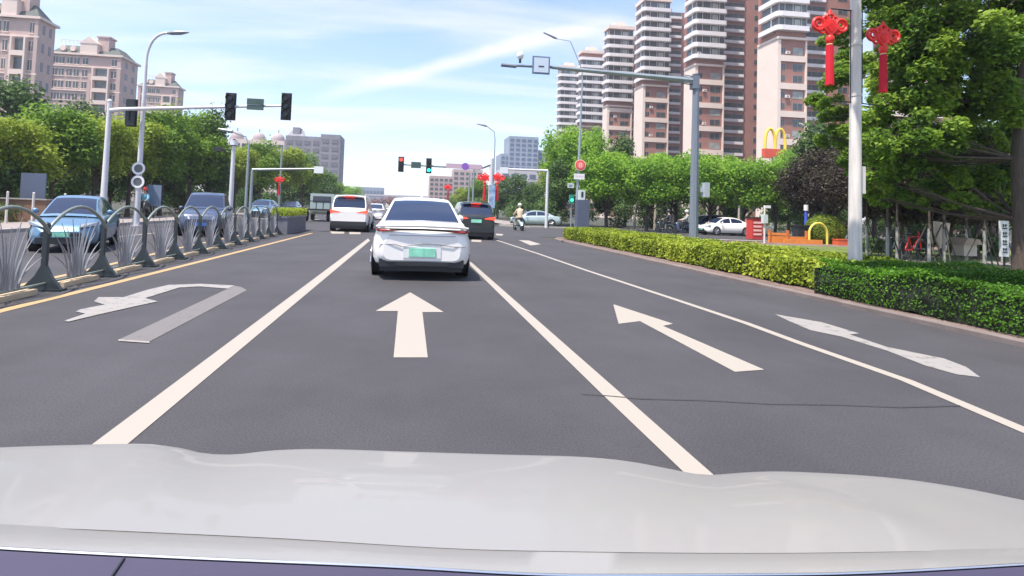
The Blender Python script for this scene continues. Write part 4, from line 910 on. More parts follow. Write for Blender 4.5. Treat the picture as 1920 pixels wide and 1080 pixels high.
slab('taller grey net-wrapped slab at the end of the left trees', 598, 635, 252, 225, net, mat('net_dark', (.16, .15, .18), .9), 9, 2)
def dome(t, w, top):
    for x in (.1, .5, .85):
        q = MB(); q.ball((w * x, 4, top + .8), (3, 3, 3.2), 12, 8); q.box(w * x - .25, w * x + .25, 3.8, 4.2, top + 3, top + 5.5); q.tube([(w * x, 4, top - .5), (w * x, 4, top + 1)], 3.3, 12); q.build('dome', mat('dome_grey_pink', (.36, .29, .30), .7), t, 50)
slab('pale apartment block with three small domes behind the left trees', 425, 530, 262, 250, pinkl, wing, 9, 9, cap=dome)
slab('far pinkish block to the left of the far red knot', 806, 850, 330, 300, pink, wing, 7, 5); slab('far pinkish block running behind the right poles', 850, 905, 318, 330, pink, wing, 8, 5)
slab('long low grey building on the horizon above the white people carrier', 668, 720, 351, 420, greyb, greyw, 3, 8)
# footbridge across the road far ahead
a, b_ = A(640, 366, 330), A(850, 366, 330); t = thing('road_bridge', 'long grey bridge crossing the road at the horizon', 'bridge', (a.x, 330, 0)); q = MB(); q.box(0, b_.x - a.x, 0, 6, a.z - 2, a.z + .3); q.build('deck', greyb, t)
q = MB(); q.box(0, b_.x - a.x, -.1, 0, a.z + .3, a.z + 1.3); q.build('parapet', mat('pale_grey_wall', (.5, .48, .52), .8), t)
for k in range(4): q = MB(); xx = (b_.x - a.x) * (k + .5) / 4; q.box(xx - 1, xx + 1, 1, 5, 0, a.z - 2); q.build('pier', concrete, t)
# distant pinkish blossom / traffic mass at the horizon
def bush_mass(name, label, x0, x1, y0, y1, z0, z1, n, size, m, cat=None, kind=None, core=True):
    nb = max(4, int((x1 - x0 + y1 - y0) / 2.2)); cl = [(Vector((rng.uniform(x0, x1), rng.uniform(y0, y1), z0 + (z1 - z0) * rng.uniform(.25, .75))), (z1 - z0) * rng.uniform(.25, .42)) for _ in range(nb * 2)]
    p, d = crown_points(cl, n); k = p[:, 2] > z0; o = leaves(name, p[k], d[k] * .8 + np.array([0, 0, .5]), size, m); return tag(o, label, cat, kind=kind)
# ------------------------------------------------------------------ trees
lt = lambda s: 'street_tree'
tree('A', leaf_mid, 7.5, 2.9, 11000, .21, .34, .15, 24, 'round green street tree', seed=1)
tree('B', leaf_olive, 7.2, 2.7, 10000, .21, .32, .15, 22, 'x', seed=2)
tree('C', leaf_light, 6.6, 2.8, 12000, .18, .22, .13, 26, 'x', seed=3)
tree('D', leaf_dark, 7.0, 2.8, 9000, .22, .2, .15, 22, 'x', seed=4)
tree('P', leaf_purple, 5.2, 2.4, 11000, .14, .38, .12, 24, 'x', name='plum_tree', seed=5)
used = set()
def put(key, px, ptop, Y, label, rz=None, rad=1.0, name=None, group=None, hs=1.0):
    src = PROTO[key]; H0 = {'A': 7.5, 'B': 7.2, 'C': 6.6, 'D': 7.0, 'P': 5.2}[key]
    T = A(px, ptop, Y); s = T.z * 1.0 / (H0 * 1.0); loc = (T.x, Y, 0.0); sc = (s * rad, s * rad, s)
    if key not in used: used.add(key); o = src; o.location = loc; o.scale = sc; o.rotation_euler = (0, 0, rz or 0); o['label'] = label; 
    else: o = copy_tree(src, loc, rz if rz is not None else random.uniform(0, 6.28), label, sc)
    o['group'] = group or 'street trees'
    return o
L = 'trees along the left pavement'
put('B', 30, 218, 27, 'leftmost olive green tree behind the light blue car', group=L, rad=1.15)
put('A', 110, 203, 30, 'green tree behind the roof of the light blue car', group=L, rad=1.1)
put('B', 185, 208, 33, 'olive tree right behind the left signal mast', group=L)
put('B', 250, 212, 37, 'tree behind the street lamp with round signs', group=L)
put('A', 310, 208, 40, 'tree between the tall street lamp and the dark blue oncoming car', group=L)
put('D', 398, 212, 46, 'dark tree above the dark blue oncoming car', group=L, rad=.75)
put('A', 360, 218, 44, 'green tree just left of the short white camera pole', group=L)
put('B', 445, 268, 56, 'tree right of the short white camera pole', group=L)
put('A', 490, 268, 63, 'tree under the gantry arm, nearer end', group=L)
put('B', 530, 272, 70, 'olive tree behind the small red knot', group=L, rad=1.1)
put('A', 570, 290, 80, 'tree in front of the net-wrapped building', group=L)
put('D', 600, 315, 92, 'dark tree near the end of the left row', group=L, rad=1.2)
put('A', 618, 328, 110, 'last tree of the left row by the white people carrier', group=L, rad=1.2)
put('D', 15, 155, 44, 'tall dark tree in front of the left-hand block', group=L)
put('D', 150, 196, 52, 'dark tree showing between olive crowns at the left', group=L)
put('D', 80, 240, 36, 'dark tree filling the gap behind the light blue car', group=L)
put('D', 215, 245, 42, 'dark tree deep behind the left signal mast', group=L)
put('D', 290, 250, 48, 'dark tree deep behind the street lamp', group=L)
put('D', 345, 265, 52, 'dark tree deep behind the dark blue oncoming car', group=L)
put('D', 470, 300, 75, 'dark tree deep behind the gantry pole', group=L); put('D', 550, 315, 90, 'dark tree deep behind the gantry arm end', group=L, rad=1.3)
put('C', 648, 343, 170, 'far bright green tree above the white people carrier', group=L, rad=1.6)
Rg = 'trees beyond the junction and the hedge'
put('C', 1085, 222, 52, 'tall olive tree behind the round red sign', group=Rg, rad=.8); PROTO['C']
put('B', 1055, 262, 58, 'olive tree left of the round red sign', group=Rg, rad=.8)
put('D', 1045, 300, 50, 'dark tree low behind the small white plate', group=Rg)
put('C', 1140, 272, 44, 'bright green tree right of the round red sign', group=Rg)
put('D', 1175, 262, 56, 'dark teal tree between the bright ones, under the balcony tower', group=Rg, rad=.8)
put('C', 1215, 280, 42, 'bright green tree left of the blue-grey mast', group=Rg)
put('C', 1270, 272, 44, 'bright green tree close to the left side of the mast', group=Rg)
put('C', 1335, 278, 41, 'bright green tree just right of the mast', group=Rg)
put('C', 1395, 285, 40, 'bright green tree above the parked white sedan', group=Rg)
put('C', 1455, 292, 39, 'bright green tree under the yellow arches', group=Rg, rad=.9)
put('D', 1240, 320, 50, 'dark tree low behind the mast left side', group=Rg); put('D', 1360, 320, 50, 'dark tree low behind the mast right side', group=Rg); put('D', 1140, 325, 54, 'dark tree low behind the cabinet', group=Rg)
put('C', 1500, 262, 60, 'light green tree right of the yellow arches', group=Rg, rad=.7)
put('D', 965, 330, 78, 'dark rounded tree under the blue-grey tower', group=Rg, rad=1.3); put('D', 1005, 345, 70, 'dark tree behind the crossing silver sedan', group=Rg, rad=1.3)
put('A', 900, 338, 90, 'green tree behind the far signal mast', group=Rg, rad=1.2); put('B', 872, 350, 110, 'olive tree above the black car', group=Rg, rad=1.2); put('D', 935, 345, 85, 'dark tree right of the blue banner', group=Rg, rad=1.2)
put('B', 850, 366, 130, 'small far tree beside the pink block', group=Rg)
Pg = 'plum trees behind the right hedge'
put('P', 1545, 280, 31, 'plum tree left of the tall pale pole', group=Pg, rad=.95)
put('P', 1605, 285, 27, 'plum tree straight behind the tall pale pole', group=Pg); put('P', 1690, 300, 20, 'plum tree right of the tall pale pole', group=Pg)
put('P', 1780, 310, 22, 'plum tree behind the pale board', group=Pg, rad=1.2); put('P', 1870, 315, 20, 'plum tree close to the big trunk', group=Pg, rad=1.2)
put('D', 1560, 235, 34, 'dark green tree above the plum trees', group=Rg); put('D', 1640, 240, 30, 'dark green tree right behind the pole top', group=Rg)
put('D', 1750, 250, 34, 'dark green tree behind the big crown', group=Rg, rad=1.2); put('D', 1860, 230, 32, 'dark green tree at the right edge', group=Rg, rad=1.2); put('D', 1480, 330, 45, 'dark tree behind the orange boards', group=Rg, rad=1.2)
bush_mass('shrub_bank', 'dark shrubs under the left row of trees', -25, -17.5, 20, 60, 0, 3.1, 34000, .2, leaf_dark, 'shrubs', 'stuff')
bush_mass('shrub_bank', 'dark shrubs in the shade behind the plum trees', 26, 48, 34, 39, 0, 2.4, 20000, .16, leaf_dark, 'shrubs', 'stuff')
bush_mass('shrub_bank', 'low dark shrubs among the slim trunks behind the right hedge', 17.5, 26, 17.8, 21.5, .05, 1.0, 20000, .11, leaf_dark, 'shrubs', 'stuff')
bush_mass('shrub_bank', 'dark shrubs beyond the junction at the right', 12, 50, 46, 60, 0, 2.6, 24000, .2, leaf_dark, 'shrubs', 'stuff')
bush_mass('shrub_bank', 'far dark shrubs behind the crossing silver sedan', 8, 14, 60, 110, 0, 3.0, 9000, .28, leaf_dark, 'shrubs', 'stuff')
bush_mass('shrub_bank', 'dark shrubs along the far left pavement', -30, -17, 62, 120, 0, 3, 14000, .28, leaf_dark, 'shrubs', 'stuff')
bush_mass('blossom_bank', 'hazy pinkish shrubs far ahead between the cars', -24, 4, 190, 200, 0, 5, 5000, .5, leafmat('leaf_pinkish', (.12, .06, .06), (.25, .13, .12), (.4, .25, .22)), 'shrubs', 'stuff')
# big tree at the right: placed clumps
def bigtree(label, base, trunkpts, clumps, n, size, m, tr):
    t = thing('broadleaf_tree', label, 'tree', base, group=None); B = Vector(base)
    q = MB(); q.tube([Vector(p) - B for p in trunkpts], [tr * (1.25 - .95 * i / (len(trunkpts) - 1)) for i in range(len(trunkpts))], 12); q.build('trunk', bark, t, 60)
    q = MB()
    for c, r in clumps:
        k = min(range(1, len(trunkpts)), key=lambda i: (Vector(trunkpts[i]) - c).length + (2 if trunkpts[i][2] > c.z else 0)); s = Vector(trunkpts[k]) - B; cc = c - B
        mid = s.lerp(cc, .5) + Vector((random.uniform(-.2, .2), random.uniform(-.2, .2), -.15)); q.tube([s, mid, cc], [tr * .30, tr * .16, tr * .05], 6)
        for _ in range(3):
            e = cc + Vector((random.uniform(-1, 1), random.uniform(-1, 1), random.uniform(-.6, .8))) * r; q.tube([mid, cc.lerp(e, .5), e], [tr * .13, tr * .08, tr * .03], 5)
    q.build('limb', bark, t, 60)
    sub = []
    for c, r in clumps:
        for _ in range(7): d = Vector((random.gauss(0, 1), random.gauss(0, 1), random.gauss(0, .7))).normalized() * r * random.uniform(.3, .95); sub.append((c - B + d, r * random.uniform(.25, .42)))
    p, d = crown_points(sub, n); leaves('crown', p, d * .6 + np.array([0, 0, .6]), size, m, t, .6, .6)
    return t
random.seed(5)
leaf_bright_mix = leafmat('leaf_plane_tree_green', (.05, .12, .02), (.18, .30, .03), (.36, .48, .08), .5)
put('P', 1665, 292, 18, 'nearer plum tree just right of the tall pale pole', group=Pg); put('P', 1740, 300, 17, 'nearer plum tree behind the middle of the big crown', group=Pg, rad=1.1); put('P', 1830, 300, 18.5, 'nearer plum tree left of the big forked trunk', group=Pg, rad=1.1); put('P', 1520, 300, 33, 'plum tree behind the yellow hoop', group=Pg)
Yb = 11.5
bs = A(1912, 500, Yb); bs.z = .05
tp = [(bs.x, Yb, .05), (bs.x + .02, Yb, 1.5), (bs.x - .05, Yb, 3.0), (bs.x - .1, Yb - .1, 4.2), (bs.x + .1, Yb, 5.6), (bs.x + .5, Yb, 7.5)]
cl = []
for px, py, dy, r in [(1700, 20, .5, .85), (1760, 60, 0, .9), (1850, 40, -.5, .9), (1930, 60, 0, 1.0), (1680, 110, 1.0, .8), (1740, 150, .6, .85), (1820, 120, .3, .8), (1900, 170, 1.0, .8), (1690, 210, .8, .8), (1760, 240, .3, .85), (1840, 250, 1.3, .6),
                      (1730, 300, 1.2, .55), (1800, 330, .8, .5), (1990, 130, 0, 1.1), (1660, 30, 1.5, .8), (1660, 160, 1.6, .6), (1780, -60, 0, 1.1), (1880, -70, 0, 1.1), (1960, -20, 0, 1.2), (1700, -60, 1, 1.0), (1660, 290, 1.6, .5), (1960, 300, .5, .7), (1870, 330, 1.6, .5), (1660, 230, 2.2, .6), (1570, 150, 3.6, .65), (1560, 215, 4.2, .6), (1600, 120, 4, .6), (1575, 60, 4.5, .7), (1620, 250, 3, .6), (1640, 330, 2.2, .5), (1700, 270, .4, .7), (1780, 190, .9, .8), (1860, 200, .2, .8), (1900, 110, .2, .9), (1800, 20, 1.2, .9), (1900, 0, 1.6, 1.0), (1720, 90, 2, .9), (1850, 300, 2, .6), (1760, 350, 2.2, .55), (1900, 350, 2.2, .6), (1830, 390, 1.8, .4), (1700, 360, 3, .5), (1940, 240, 1.4, .9), (1560, 260, 4.6, .5), (1680, 330, 1.4, .5), (1760, 300, 1.5, .6), (1850, 340, 1.2, .55), (1720, 385, 1.8, .35), (1800, 375, 1, .4), (1890, 395, .8, .4), (1650, 370, 2.4, .35), (1600, 300, 3.4, .5), (1540, 190, 5, .6)]:
    cl.append((A(px, py, Yb + dy), r))
bigtree('big leafy tree with dark forked trunk filling the upper right corner', (bs.x, Yb, 0), tp, cl, 145000, .115, leaf_bright_mix, .13)
# added unseen tree at the right: crown above the frame, put there for shade
cl = [(Vector((7.2 + random.uniform(-2.6, 2.8), random.uniform(3.2, 8.2), random.uniform(8.3, 10.3))), random.uniform(.9, 1.3)) for _ in range(16)]
bigtree('unseen tree added to cast shade behind the near hedge', (11.5, 5.0, 0), [(11.5, 5, 0), (11.3, 5, 3), (10.6, 5.2, 5.5), (9.3, 5.4, 7.8), (8, 5.5, 9)], cl, 26000, .22, leaf_mid, .22)
# young staked trees / pale posts in the shade at the right
xs = [(1616, 440), (1652, 445), (1662, 455), (1682, 470), (1700, 462), (1765, 470), (1840, 475), (1868, 478), (1897, 482), (1560, 436)]
wt = MB(); wt.tube([(0, 0, 0), (0, 0, 1.0), (.03, 0, 2.6)], [.055, .045, .035], 8)
first = None
for k, (px, py) in enumerate([(1664, 478), (1682, 476), (1700, 478), (1770, 482), (1812, 484), (1846, 486), (1880, 488), (1625, 472), (1742, 476)]):
    b = G(px, py - 10, .1); Y = 15 + (k * 37 % 5) * .8; b = A(px, py, Y); b.z = .09
    o = thing('staked_sapling', ['slim whitewashed young trunk, first right of the tall pale pole', 'brightest slim whitewashed trunk right of the tall pale pole', 'third slim trunk right of the tall pale pole', 'slim trunk left of the pale board', 'slim trunk right of the pale board', 'slim trunk between pale board and notice board', 'slim trunk beside the notice board', 'slim trunk hidden at the foot of the tall pale pole', 'slim trunk above the red bicycle'][k], 'tree', b, group='slim young trees behind the right hedge')
    q = MB(); q.tube([(0, 0, 0), (0, 0, 1.1)], [.05, .04], 8); q.build('whitewash_band', bark_white, o, 60)
    q = MB(); q.tube([(0, 0, 1.1), (.03, 0, 3.2)], [.04, .02], 8); q.build('trunk', bark, o, 60)
    for a in (0, 2.1, 4.2): q = MB(); q.tube([(.5 * math.cos(a), .5 * math.sin(a), 0), (.05 * math.cos(a), .05 * math.sin(a), 1.25)], .02, 6); q.build('stake', mat('stake_wood', (.08, .07, .06), .8), o, 60)
    nn = 900; p = np.stack([rng.normal(0, .5, nn), rng.normal(0, .5, nn), 2.6 + rng.random(nn) * 1.4], 1); leaves('crown', p, np.tile([0, 0, 1.], (nn, 1)), .12, leaf_purple, o, .9)
# trunks under the bright trees beyond (thin grove)
for k, px in enumerate([1190, 1213, 1228, 1240, 1252, 1262, 1325, 1345, 1385, 1400]):
    b = A(px, 400, 46 + k % 3); b.z = 0; o = thing('grove_trunk', 'slim sunlit trunk in the grove beyond the junction', 'tree', b, group='slim grove trunks beyond the junction')
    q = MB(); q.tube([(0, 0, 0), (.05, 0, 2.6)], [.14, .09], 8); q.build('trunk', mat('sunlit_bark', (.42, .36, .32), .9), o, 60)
# ------------------------------------------------------------------ objects right of the road
b = A(1767, 452, 16); t = thing('sign_board', 'pale cream board standing in the shade behind the hedge', 'board', (b.x, 16, .09)); q = MB(); q.extr([(-.28, 0, .9), (-.05, 0, .45), (.2, 0, .75), (.3, 0, 1.3), (-.3, 0, 1.35)], (0, .04, 0)); q.build('panel', mat('cream_board', (.6, .5, .4), .7), t); q = MB(); q.box(-.03, .03, .0, .05, 0, .6); q.build('post', trim, t)
b = A(1843, 452, 16); t = thing('kiosk', 'small cream hut shape between trunks near the right edge', 'kiosk', (b.x, 16.4, .09)); q = MB(); q.box(-.25, .25, 0, .4, .2, .6); q.build('wall', mat('cream_board', (.6, .5, .4), .7), t); q = MB(); q.extr([(-.36, -.1, .6), (.36, -.1, .6), (.25, -.1, .78), (-.2, -.1, .82)], (0, .6, 0)); q.build('roof', mat('tan_roof', (.4, .3, .22), .8), t)
b = A(1884, 460, 15); t = thing('notice_board', 'narrow white notice board with dark characters near the big trunk', 'notice board', (b.x, 15, .09)); q = MB(); q.box(-.15, .15, 0, .05, .3, 1.5); q.build('panel', sign_white, t); q = MB()
for k in range(4): q.box(-.08, .08, -.012, -.004, .42 + .25 * k, .46 + .25 * k); q.box(-.06, -.03, -.012, -.004, .48 + .25 * k, .58 + .25 * k); q.box(.02, .05, -.012, -.004, .48 + .25 * k, .58 + .25 * k); q.box(-.08, .08, -.0125, -.0045, .53 + .25 * k, .555 + .25 * k)
q.build('characters', sig_black, t)
q = MB(); q.box(-.02, .02, 0, .04, 0, .3); q.build('post', trim, t)
def bicycle(label, loc, rz, m, s=1):
    t = thing('bicycle', label, 'bicycle', loc, rz, 'bicycles parked in the shade')
    for x in (-.52, .52): q = MB(); q.ring((x, -.015, .34), .30, .34, (0, 1, 0), .03); [q.tube([(x, 0, .34), (x + .31 * math.cos(a), 0, .34 + .31 * math.sin(a))], .004, 4) for a in [R(30 * i) for i in range(12)]]; q.build('wheel', trim, t)
    q = MB(); [q.tube(p, .02, 6) for p in ([(-.52, 0, .34), (-.1, 0, .34), (.4, 0, .8), (-.25, 0, .78), (-.1, 0, .34)], [(-.52, 0, .34), (-.25, 0, .78)], [(.52, 0, .34), (.38, 0, .98)])]; q.build('frame', m, t, 50)
    q = MB(); q.ball((-.27, 0, .88), (.14, .07, .04)); q.build('saddle', trim, t, 60)
    q = MB(); q.tube([(.42, -.28, 1.0), (.38, 0, .98), (.42, .28, 1.0)], .015, 6); q.tube([(.55, 0, .75), (.8, 0, .75)], .01, 4); q.box(.5, .8, -.16, .16, .72, .95); q.build('handlebar', trim, t)
    return t
b = A(1712, 470, 16.5); bicycle('red shared bicycle among the slim trunks behind the hedge', (b.x, 16.5, .095), R(20), red_plastic)
b = A(1738, 470, 17); bicycle('pale bicycle right beside the red one', (b.x, 17.6, .095), R(150), silver_paint)
# orange boards, yellow arch ring, ball bush, kiosk, posts
Yo = 27
b = A(1478, 458, Yo); t = thing('play_barrier', 'low orange board barrier left of the yellow hoop', 'barrier', (b.x, Yo, 0))
org = mat('orange_board', (.75, .25, .05), .6, var=.15)
q = MB(); q.box(-1.1, 1.2, 0, .1, .05, .42); q.box(-.6, 1.6, -.5, -.42, .02, .30); q.build('board', org, t); q = MB(); q.box(-1.1, -.1, 0, .1, .46, .60); q.build('top_board', org, t)
for x in (-1.05, 0, 1.1): q = MB(); q.box(x - .04, x + .04, -.03, .13, 0, .75); q.build('post', mat('orange_dark', (.5, .14, .04), .6), t)
b = A(1500, 448, Yo + 1); t = thing('storage_box', 'dark box standing on top of the orange barrier', 'box', (b.x, Yo + .6, .0)); q = MB(); q.box(-.4, .4, 0, .5, 0, 1.0); q.box(-.45, .45, -.05, .55, 1.0, 1.06); q.build('box', trim, t)
b = A(1534, 466, Yo - .4); t = thing('yellow_hoop', 'yellow hoop arch in front of the round bush', 'play hoop', (b.x, Yo - .4, 0)); q = MB(); q.tube([(-.52 + 0, 0, 0)] + [(.52 * -math.cos(a), 0, .62 + .58 * math.sin(a)) for a in [R(12 * i) for i in range(16)]] + [(.52, 0, 0)], .06, 8); q.build('hoop', mat('yellow_plastic', (.70, .60, .10), .4), t, 60)
b = A(1548, 455, Yo + .8); nn = 9000; d = rng.normal(0, 1, (nn, 3)); d /= np.linalg.norm(d, axis=1)[:, None]; t = thing('round_bush', 'clipped round bush behind the yellow hoop', 'bush', (b.x, Yo + .9, 0)); leaves('foliage', d * np.array([1.0, 1.0, .95]) * (.93 + .08 * rng.random((nn, 1))) + np.array([0, 0, .75]), d, .09, leaf_olive, t, .5); q = MB(); q.ball((0, 0, .75), (.92, .92, .86), 14, 10); q.build('core', mat('hedge_shade_core', (.02, .03, .01), .95), t, 60)
b = A(1564, 464, Yo); t = thing('red_box', 'small orange-red box at the foot of the round bush', 'box', (b.x, Yo - .6, 0)); q = MB(); q.box(-.28, .28, 0, .4, 0, .34); q.box(-.3, .3, -.02, .42, .34, .38); q.build('box', mat('orange_red', (.7, .12, .04), .5), t)
b = A(1420, 452, 31); t = thing('red_kiosk', 'narrow red machine right of the parked white sedan', 'vending machine', (b.x, 31, 0)); q = MB(); q.box(-.34, .34, 0, .6, .05, 1.35); q.build('cabinet', mat('kiosk_red', (.55, .05, .04), .5), t); q = MB(); [q.box(-.26, .26, -.02, -.004, .3 + .24 * k, .42 + .24 * k) for k in range(4)]; q.build('shelf_window', mat('sign_pink', (.85, .5, .45), .5), t); q = MB(); q.box(-.38, .38, -.05, .62, 1.35, 1.42); q.build('roof', trim, t)
t, b, h = plain_pole('short pale lamp post with a small camera right of the red machine', 1433, 462, 1436, 388, .05, pole_cream, 'camera_post', 'post', Y=26)
q = MB(); q.box(-.02, .3, -.06, .06, h - .06, h + .08); q.build('camera', sign_white, t); q = MB(); q.box(-.12, .12, -.1, .1, h - .85, h - .4); q.build('box', mat('sign_greyish', (.55, .6, .6), .5), t)
t, b, h = plain_pole('blue post behind the yellow hoop', 1511, 440, 1512, 395, .11, mat('post_blue', (.05, .10, .5), .5), 'blue_post', 'post', Y=30)
q = MB(); q.tube([(0, 0, h), (0, 0, h + .35)], .12, 10); q.build('cap', sign_white, t)
t, b, h = plain_pole('curved cream lamp pole rising right of the yellow arches', 1517, 440, 1517, 262, .10, pole_cream, 'street_lamp', 'street lamp', Y=40)
q = MB(); q.tube([(0, 0, h), (-.05, 0, h + .6), (-.4, 0, h + 1.1), (-.9, 0, h + 1.3)], [.09, .08, .07, .06], 8); q.build('arm', pole_cream, t, 60)
# yellow arches sign
Ya = 75
b = A(1452, 282, Ya); t = thing('arches_sign', 'yellow double arch letter on a red base above the bright trees', 'sign', (b.x, Ya, 0)); H = b.z
q = MB(); q.tube([(0, 0, 0), (0, 0, H - 1)], .35, 10); q.build('pole', pole_galv, t, 50)
q = MB(); q.box(-1.7, 1.9, -.2, .5, H - 1.2, H + .2); q.build('red_base', mat('base_red', (.65, .08, .04), .5), t)
q = MB(); s_ = A(1452, 243, Ya).z - H
for s in (-1, 1): q.tube([(s * .82 + .82 * -math.cos(a) + .1, 0, H + .2 + s_ * .97 * max(0, math.sin(a)) ** .7) for a in [R(9 * i + .001) for i in range(0, 21)]], .22, 8)
q.build('arches', mat('arches_yellow', (.85, .58, .06), .4), t, 60)
# ------------------------------------------------------------------ left side objects
b = A(40, 410, 24); t = thing('low_wall', 'low orange-brown wall behind the light blue car at the left edge', 'wall', (b.x, 24, .1)); q = MB(); q.box(-3, .9, 0, .3, 0, .95); q.build('wall', mat('orange_wall', (.20, .11, .07), .8, var=.15), t); q = MB(); q.box(-3.05, .95, -.05, .35, .95, 1.0); q.build('coping', concrete, t)
b = A(60, 372, 25); t = thing('poster_stand', 'grey-blue panel behind the roof of the light blue car', 'board', (b.x, 25, .1)); q = MB(); q.box(-.5, .5, 0, .08, .4, 2.1); q.build('panel', mat('panel_slate', (.10, .12, .18), .5), t); q = MB(); q.box(-.46, -.4, .01, .07, 0, .4); q.box(.4, .46, .01, .07, 0, .4); q.build('leg', trim, t)
b = A(289, 368, 34); t = thing('poster_stand', 'small blue-grey panel between the street lamp and the dark blue car', 'board', (b.x, 34, .1)); q = MB(); q.box(-.38, .38, 0, .08, .7, 2.0); q.build('panel', mat('panel_blue', (.16, .22, .32), .5), t); q = MB(); q.box(-.04, .04, .01, .07, 0, .7); q.build('leg', trim, t)
for px, lb in ((61, 'pale bollard in front of the grey-blue panel'), (12, 'pale bollard by the orange-brown wall'), (120, 'thin pale post above the light blue car roof')):
    b = A(px, 400, 22.5); t = thing('bollard', lb, 'bollard', (b.x, 22.5, .1)); q = MB(); q.tube([(0, 0, 0), (0, 0, 1.2)], [.045, .04], 10); q.ball((0, 0, 1.22), .045); q.build('post', pole_cream, t, 50)
b = A(27, 440, 20); nn = 4000; t = thing('verge_bush', 'low dark bush row on the kerb left of the light blue car', 'bush', (-16.4, 16, .1)); p = np.stack([rng.uniform(-.5, .5, nn), rng.uniform(-7, 9, nn), rng.random(nn) * .8], 1); leaves('foliage', p, np.tile([0, 0, 1.], (nn, 1)), .16, leaf_dark, t, .8)
# ------------------------------------------------------------------ people on scooters
skin = mat('skin', (.5, .32, .24), .6); hair = mat('dark_hair', (.02, .016, .015), .7)
def skinned(name, parts, mats_, parent):
    """parts: list of chains [(point, radius), ...] sharing their first point with the body"""
    vs, es, rs = [], [], []; idx = {}
    for ch in parts:
        prev = None
        for p, r in ch:
            k = tuple(round(c, 3) for c in p)
            if k not in idx: idx[k] = len(vs); vs.append(p); rs.append(r)
            if prev is not None and prev != idx[k]: es.append((prev, idx[k]))
            prev = idx[k]
    me = bpy.data.meshes.new(name); me.from_pydata(vs, es, []); me.materials.append(mats_); o = bpy.data.objects.new(name, me); C.objects.link(o); o.parent = parent
    sk = o.modifiers.new('Skin', 'SKIN'); sk.use_smooth_shade = True
    if not me.skin_vertices:
        me.attributes.new('skin', 'FLOAT', 'POINT') if False else None
        bpy.context.view_layer.objects.active = o
    for i, r in enumerate(rs): me.skin_vertices[0].data[i].radius = (r, r)
    me.skin_vertices[0].data[0].use_root = True
    su = o.modifiers.new('Sub', 'SUBSURF'); su.levels = su.render_levels = 1
    return o
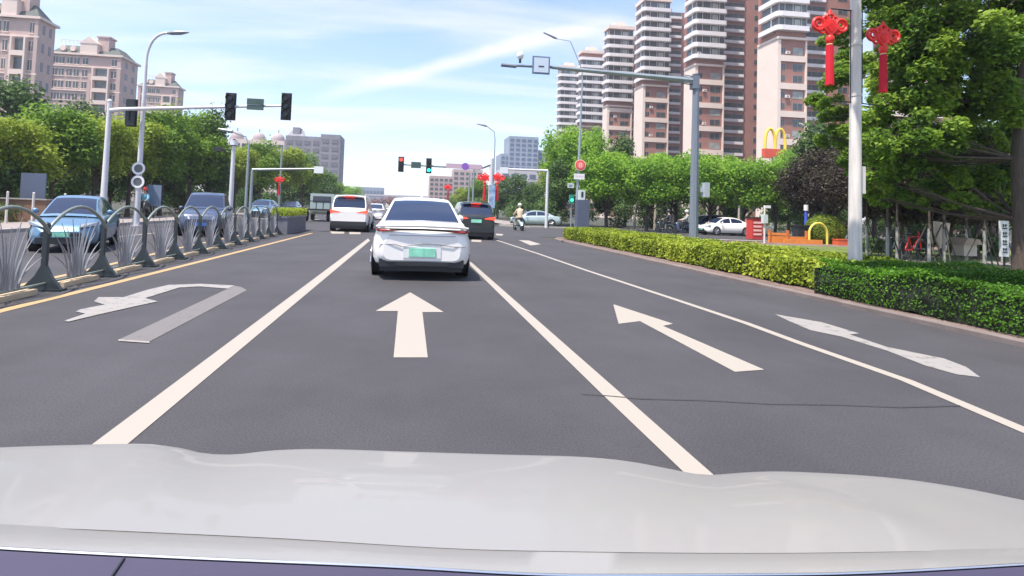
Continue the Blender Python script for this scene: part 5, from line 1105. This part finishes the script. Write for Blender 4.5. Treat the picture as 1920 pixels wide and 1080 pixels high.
def rider(label, loc, rz, top_m, helmet_m, pants_m, scoot_m, slabel):
    s = thing('motor_scooter', slabel, 'scooter', loc, rz)
    q = MB(); q.tube([(0, -.7, .28), (0, -.35, .62), (0, .0, .66)], [.12, .17, .14], 10); q.box(-.14, .14, -.05, .42, .20, .28); q.tube([(0, .42, .25), (0, .52, .62), (0, .45, .98)], [.14, .13, .06], 10); q.build('body', scoot_m, s, 50)
    q = MB(); q.box(-.13, .13, -.62, .05, .72, .80); q.build('seat', trim, s)
    q = MB(); q.tube([(-.32, .38, 1.02), (0, .45, 1.0), (.32, .38, 1.02)], .02, 8); q.build('handlebar', trim, s, 50)
    for y in (-.6, .62): q = MB(); q.disc((-.05, y, .24), .24, (1, 0, 0), .1, 20); q.build('wheel', rubber, s, 40)
    q = MB(); q.ball((0, .60, .78), (.07, .05, .06)); q.build('headlight', headl, s, 50)
    t = thing('person', label, 'person', loc, rz)
    pel = (0, -.25, .86); chest = (0, -.18, 1.2); nk = (0, -.15, 1.42)
    body = [[(pel, .14), ((0, -.22, 1.02), .13), (chest, .16), (nk, .06), ((0, -.12, 1.5), .055), ((0, -.10, 1.56), .07), ((0, -.10, 1.66), .09), ((0, -.11, 1.74), .06)]]
    for k in (-1, 1):
        sh = (k * .17, -.16, 1.36)
        body.append([(nk, .06), (sh, .065), ((k * .25, .0, 1.15), .048), ((k * .27, .22, 1.05), .038), ((k * .27, .32, 1.04), .03), ((k * .26, .38, 1.02), .03)])
        body.append([(pel, .14), ((k * .10, -.2, .84), .10), ((k * .15, .18, .80), .075), ((k * .14, .24, .48), .055), ((k * .13, .2, .33), .045), ((k * .13, .34, .31), .035)])
        for f in range(4): body.append([((k * .26, .38, 1.02), .03), ((k * (.235 + .018 * f), .41, 1.015), .009), ((k * (.235 + .018 * f), .42, .99), .008)])
    skinned('body', body, skin, t)
    q = MB(); q.tube([(0, -.26, .84), (0, -.23, 1.0), (0, -.18, 1.22), (0, -.16, 1.38), (0, -.15, 1.45)], [.19, .18, .215, .17, .075], 14)
    q.v = [(x, (y + .2) * .78 - .2, z) for x, y, z in q.v]
    for k in (-1, 1): q.tube([(k * .14, -.16, 1.38), (k * .25, .0, 1.15), (k * .27, .22, 1.05)], [.085, .068, .055], 10)
    q.build('jacket', top_m, t, 60)
    q = MB()
    for k in (-1, 1): q.tube([(k * .06, -.26, .86), (k * .15, .18, .81), (k * .14, .24, .48), (k * .13, .2, .33)], [.13, .095, .075, .06], 10)
    q.build('trousers', pants_m, t, 60)
    q = MB(); q.ball((0, -.115, 1.70), (.125, .14, .12), 14, 9); q.build('helmet', helmet_m, t, 60)
    q = MB(); q.ball((0, .0, 1.6), (.012, .02, .02)); [q.ball((k * .035, -.012, 1.63), (.013, .008, .008)) for k in (-1, 1)]; q.box(-.03, .03, -.02, -.008, 1.555, 1.565); q.build('face', mat('face_feature', (.35, .2, .16), .6), t, 60)
    q = MB(); [q.tube([(k * .13, .14, .31), (k * .13, .36, .30)], [.055, .04], 8) for k in (-1, 1)]; q.build('shoe', trim, t, 60)
    return t
b = G(972, 432); rider('rider in a tan cape and white helmet crossing in front of the silver green sedan', (b.x, b.y, 0), R(10), mat('tan_cloth', (.62, .46, .32), .8), sign_white, mat('tan_cloth2', (.4, .33, .26), .8), silver_paint, 'pale scooter ridden by the person in tan')
b = A(266, 430, 33); rider('rider with a red helmet and blue jacket behind the left street lamp', (b.x, 33, .12), R(180), mat('blue_jacket', (.12, .3, .42), .8), mat('helmet_red', (.7, .06, .05), .3), trim, black_paint, 'black scooter ridden by the person in the red helmet')
b = G(1262, 452); rider('dark dressed rider left of the blue-grey mast by the parked cars', (A(1262, 440, 38).x, 39, 0), R(60), mat('dark_cloth', (.04, .04, .05), .8), mat('dark_helmet', (.05, .05, .06), .3), trim, black_paint, 'black scooter left of the blue-grey mast')
b = G(1285, 455); s = rider('rider in white close behind the blue-grey mast', (A(1284, 440, 38).x, 38, 0), R(75), mat('white_cloth', (.3, .29, .28), .8), sign_white, trim, navy_paint, 'dark scooter just behind the blue-grey mast')

hz_ = MB(); hz_.box(-330, 330, -30, 520, -1.2, 130); hb = tag(hz_.build('haze', mat('haze_air', (1, 1, 1))), kind='stuff'); m = hb.data.materials[0]; nt = m.node_tree
nt.nodes.remove(nt.nodes['Principled BSDF']); v = nt.nodes.new('ShaderNodeVolumePrincipled'); v.inputs['Color'].default_value = (.86, .90, 1, 1); v.inputs['Density'].default_value = .0006; v.inputs['Anisotropy'].default_value = .3
nt.links.new(v.outputs[0], nt.nodes['Material Output'].inputs['Volume'])
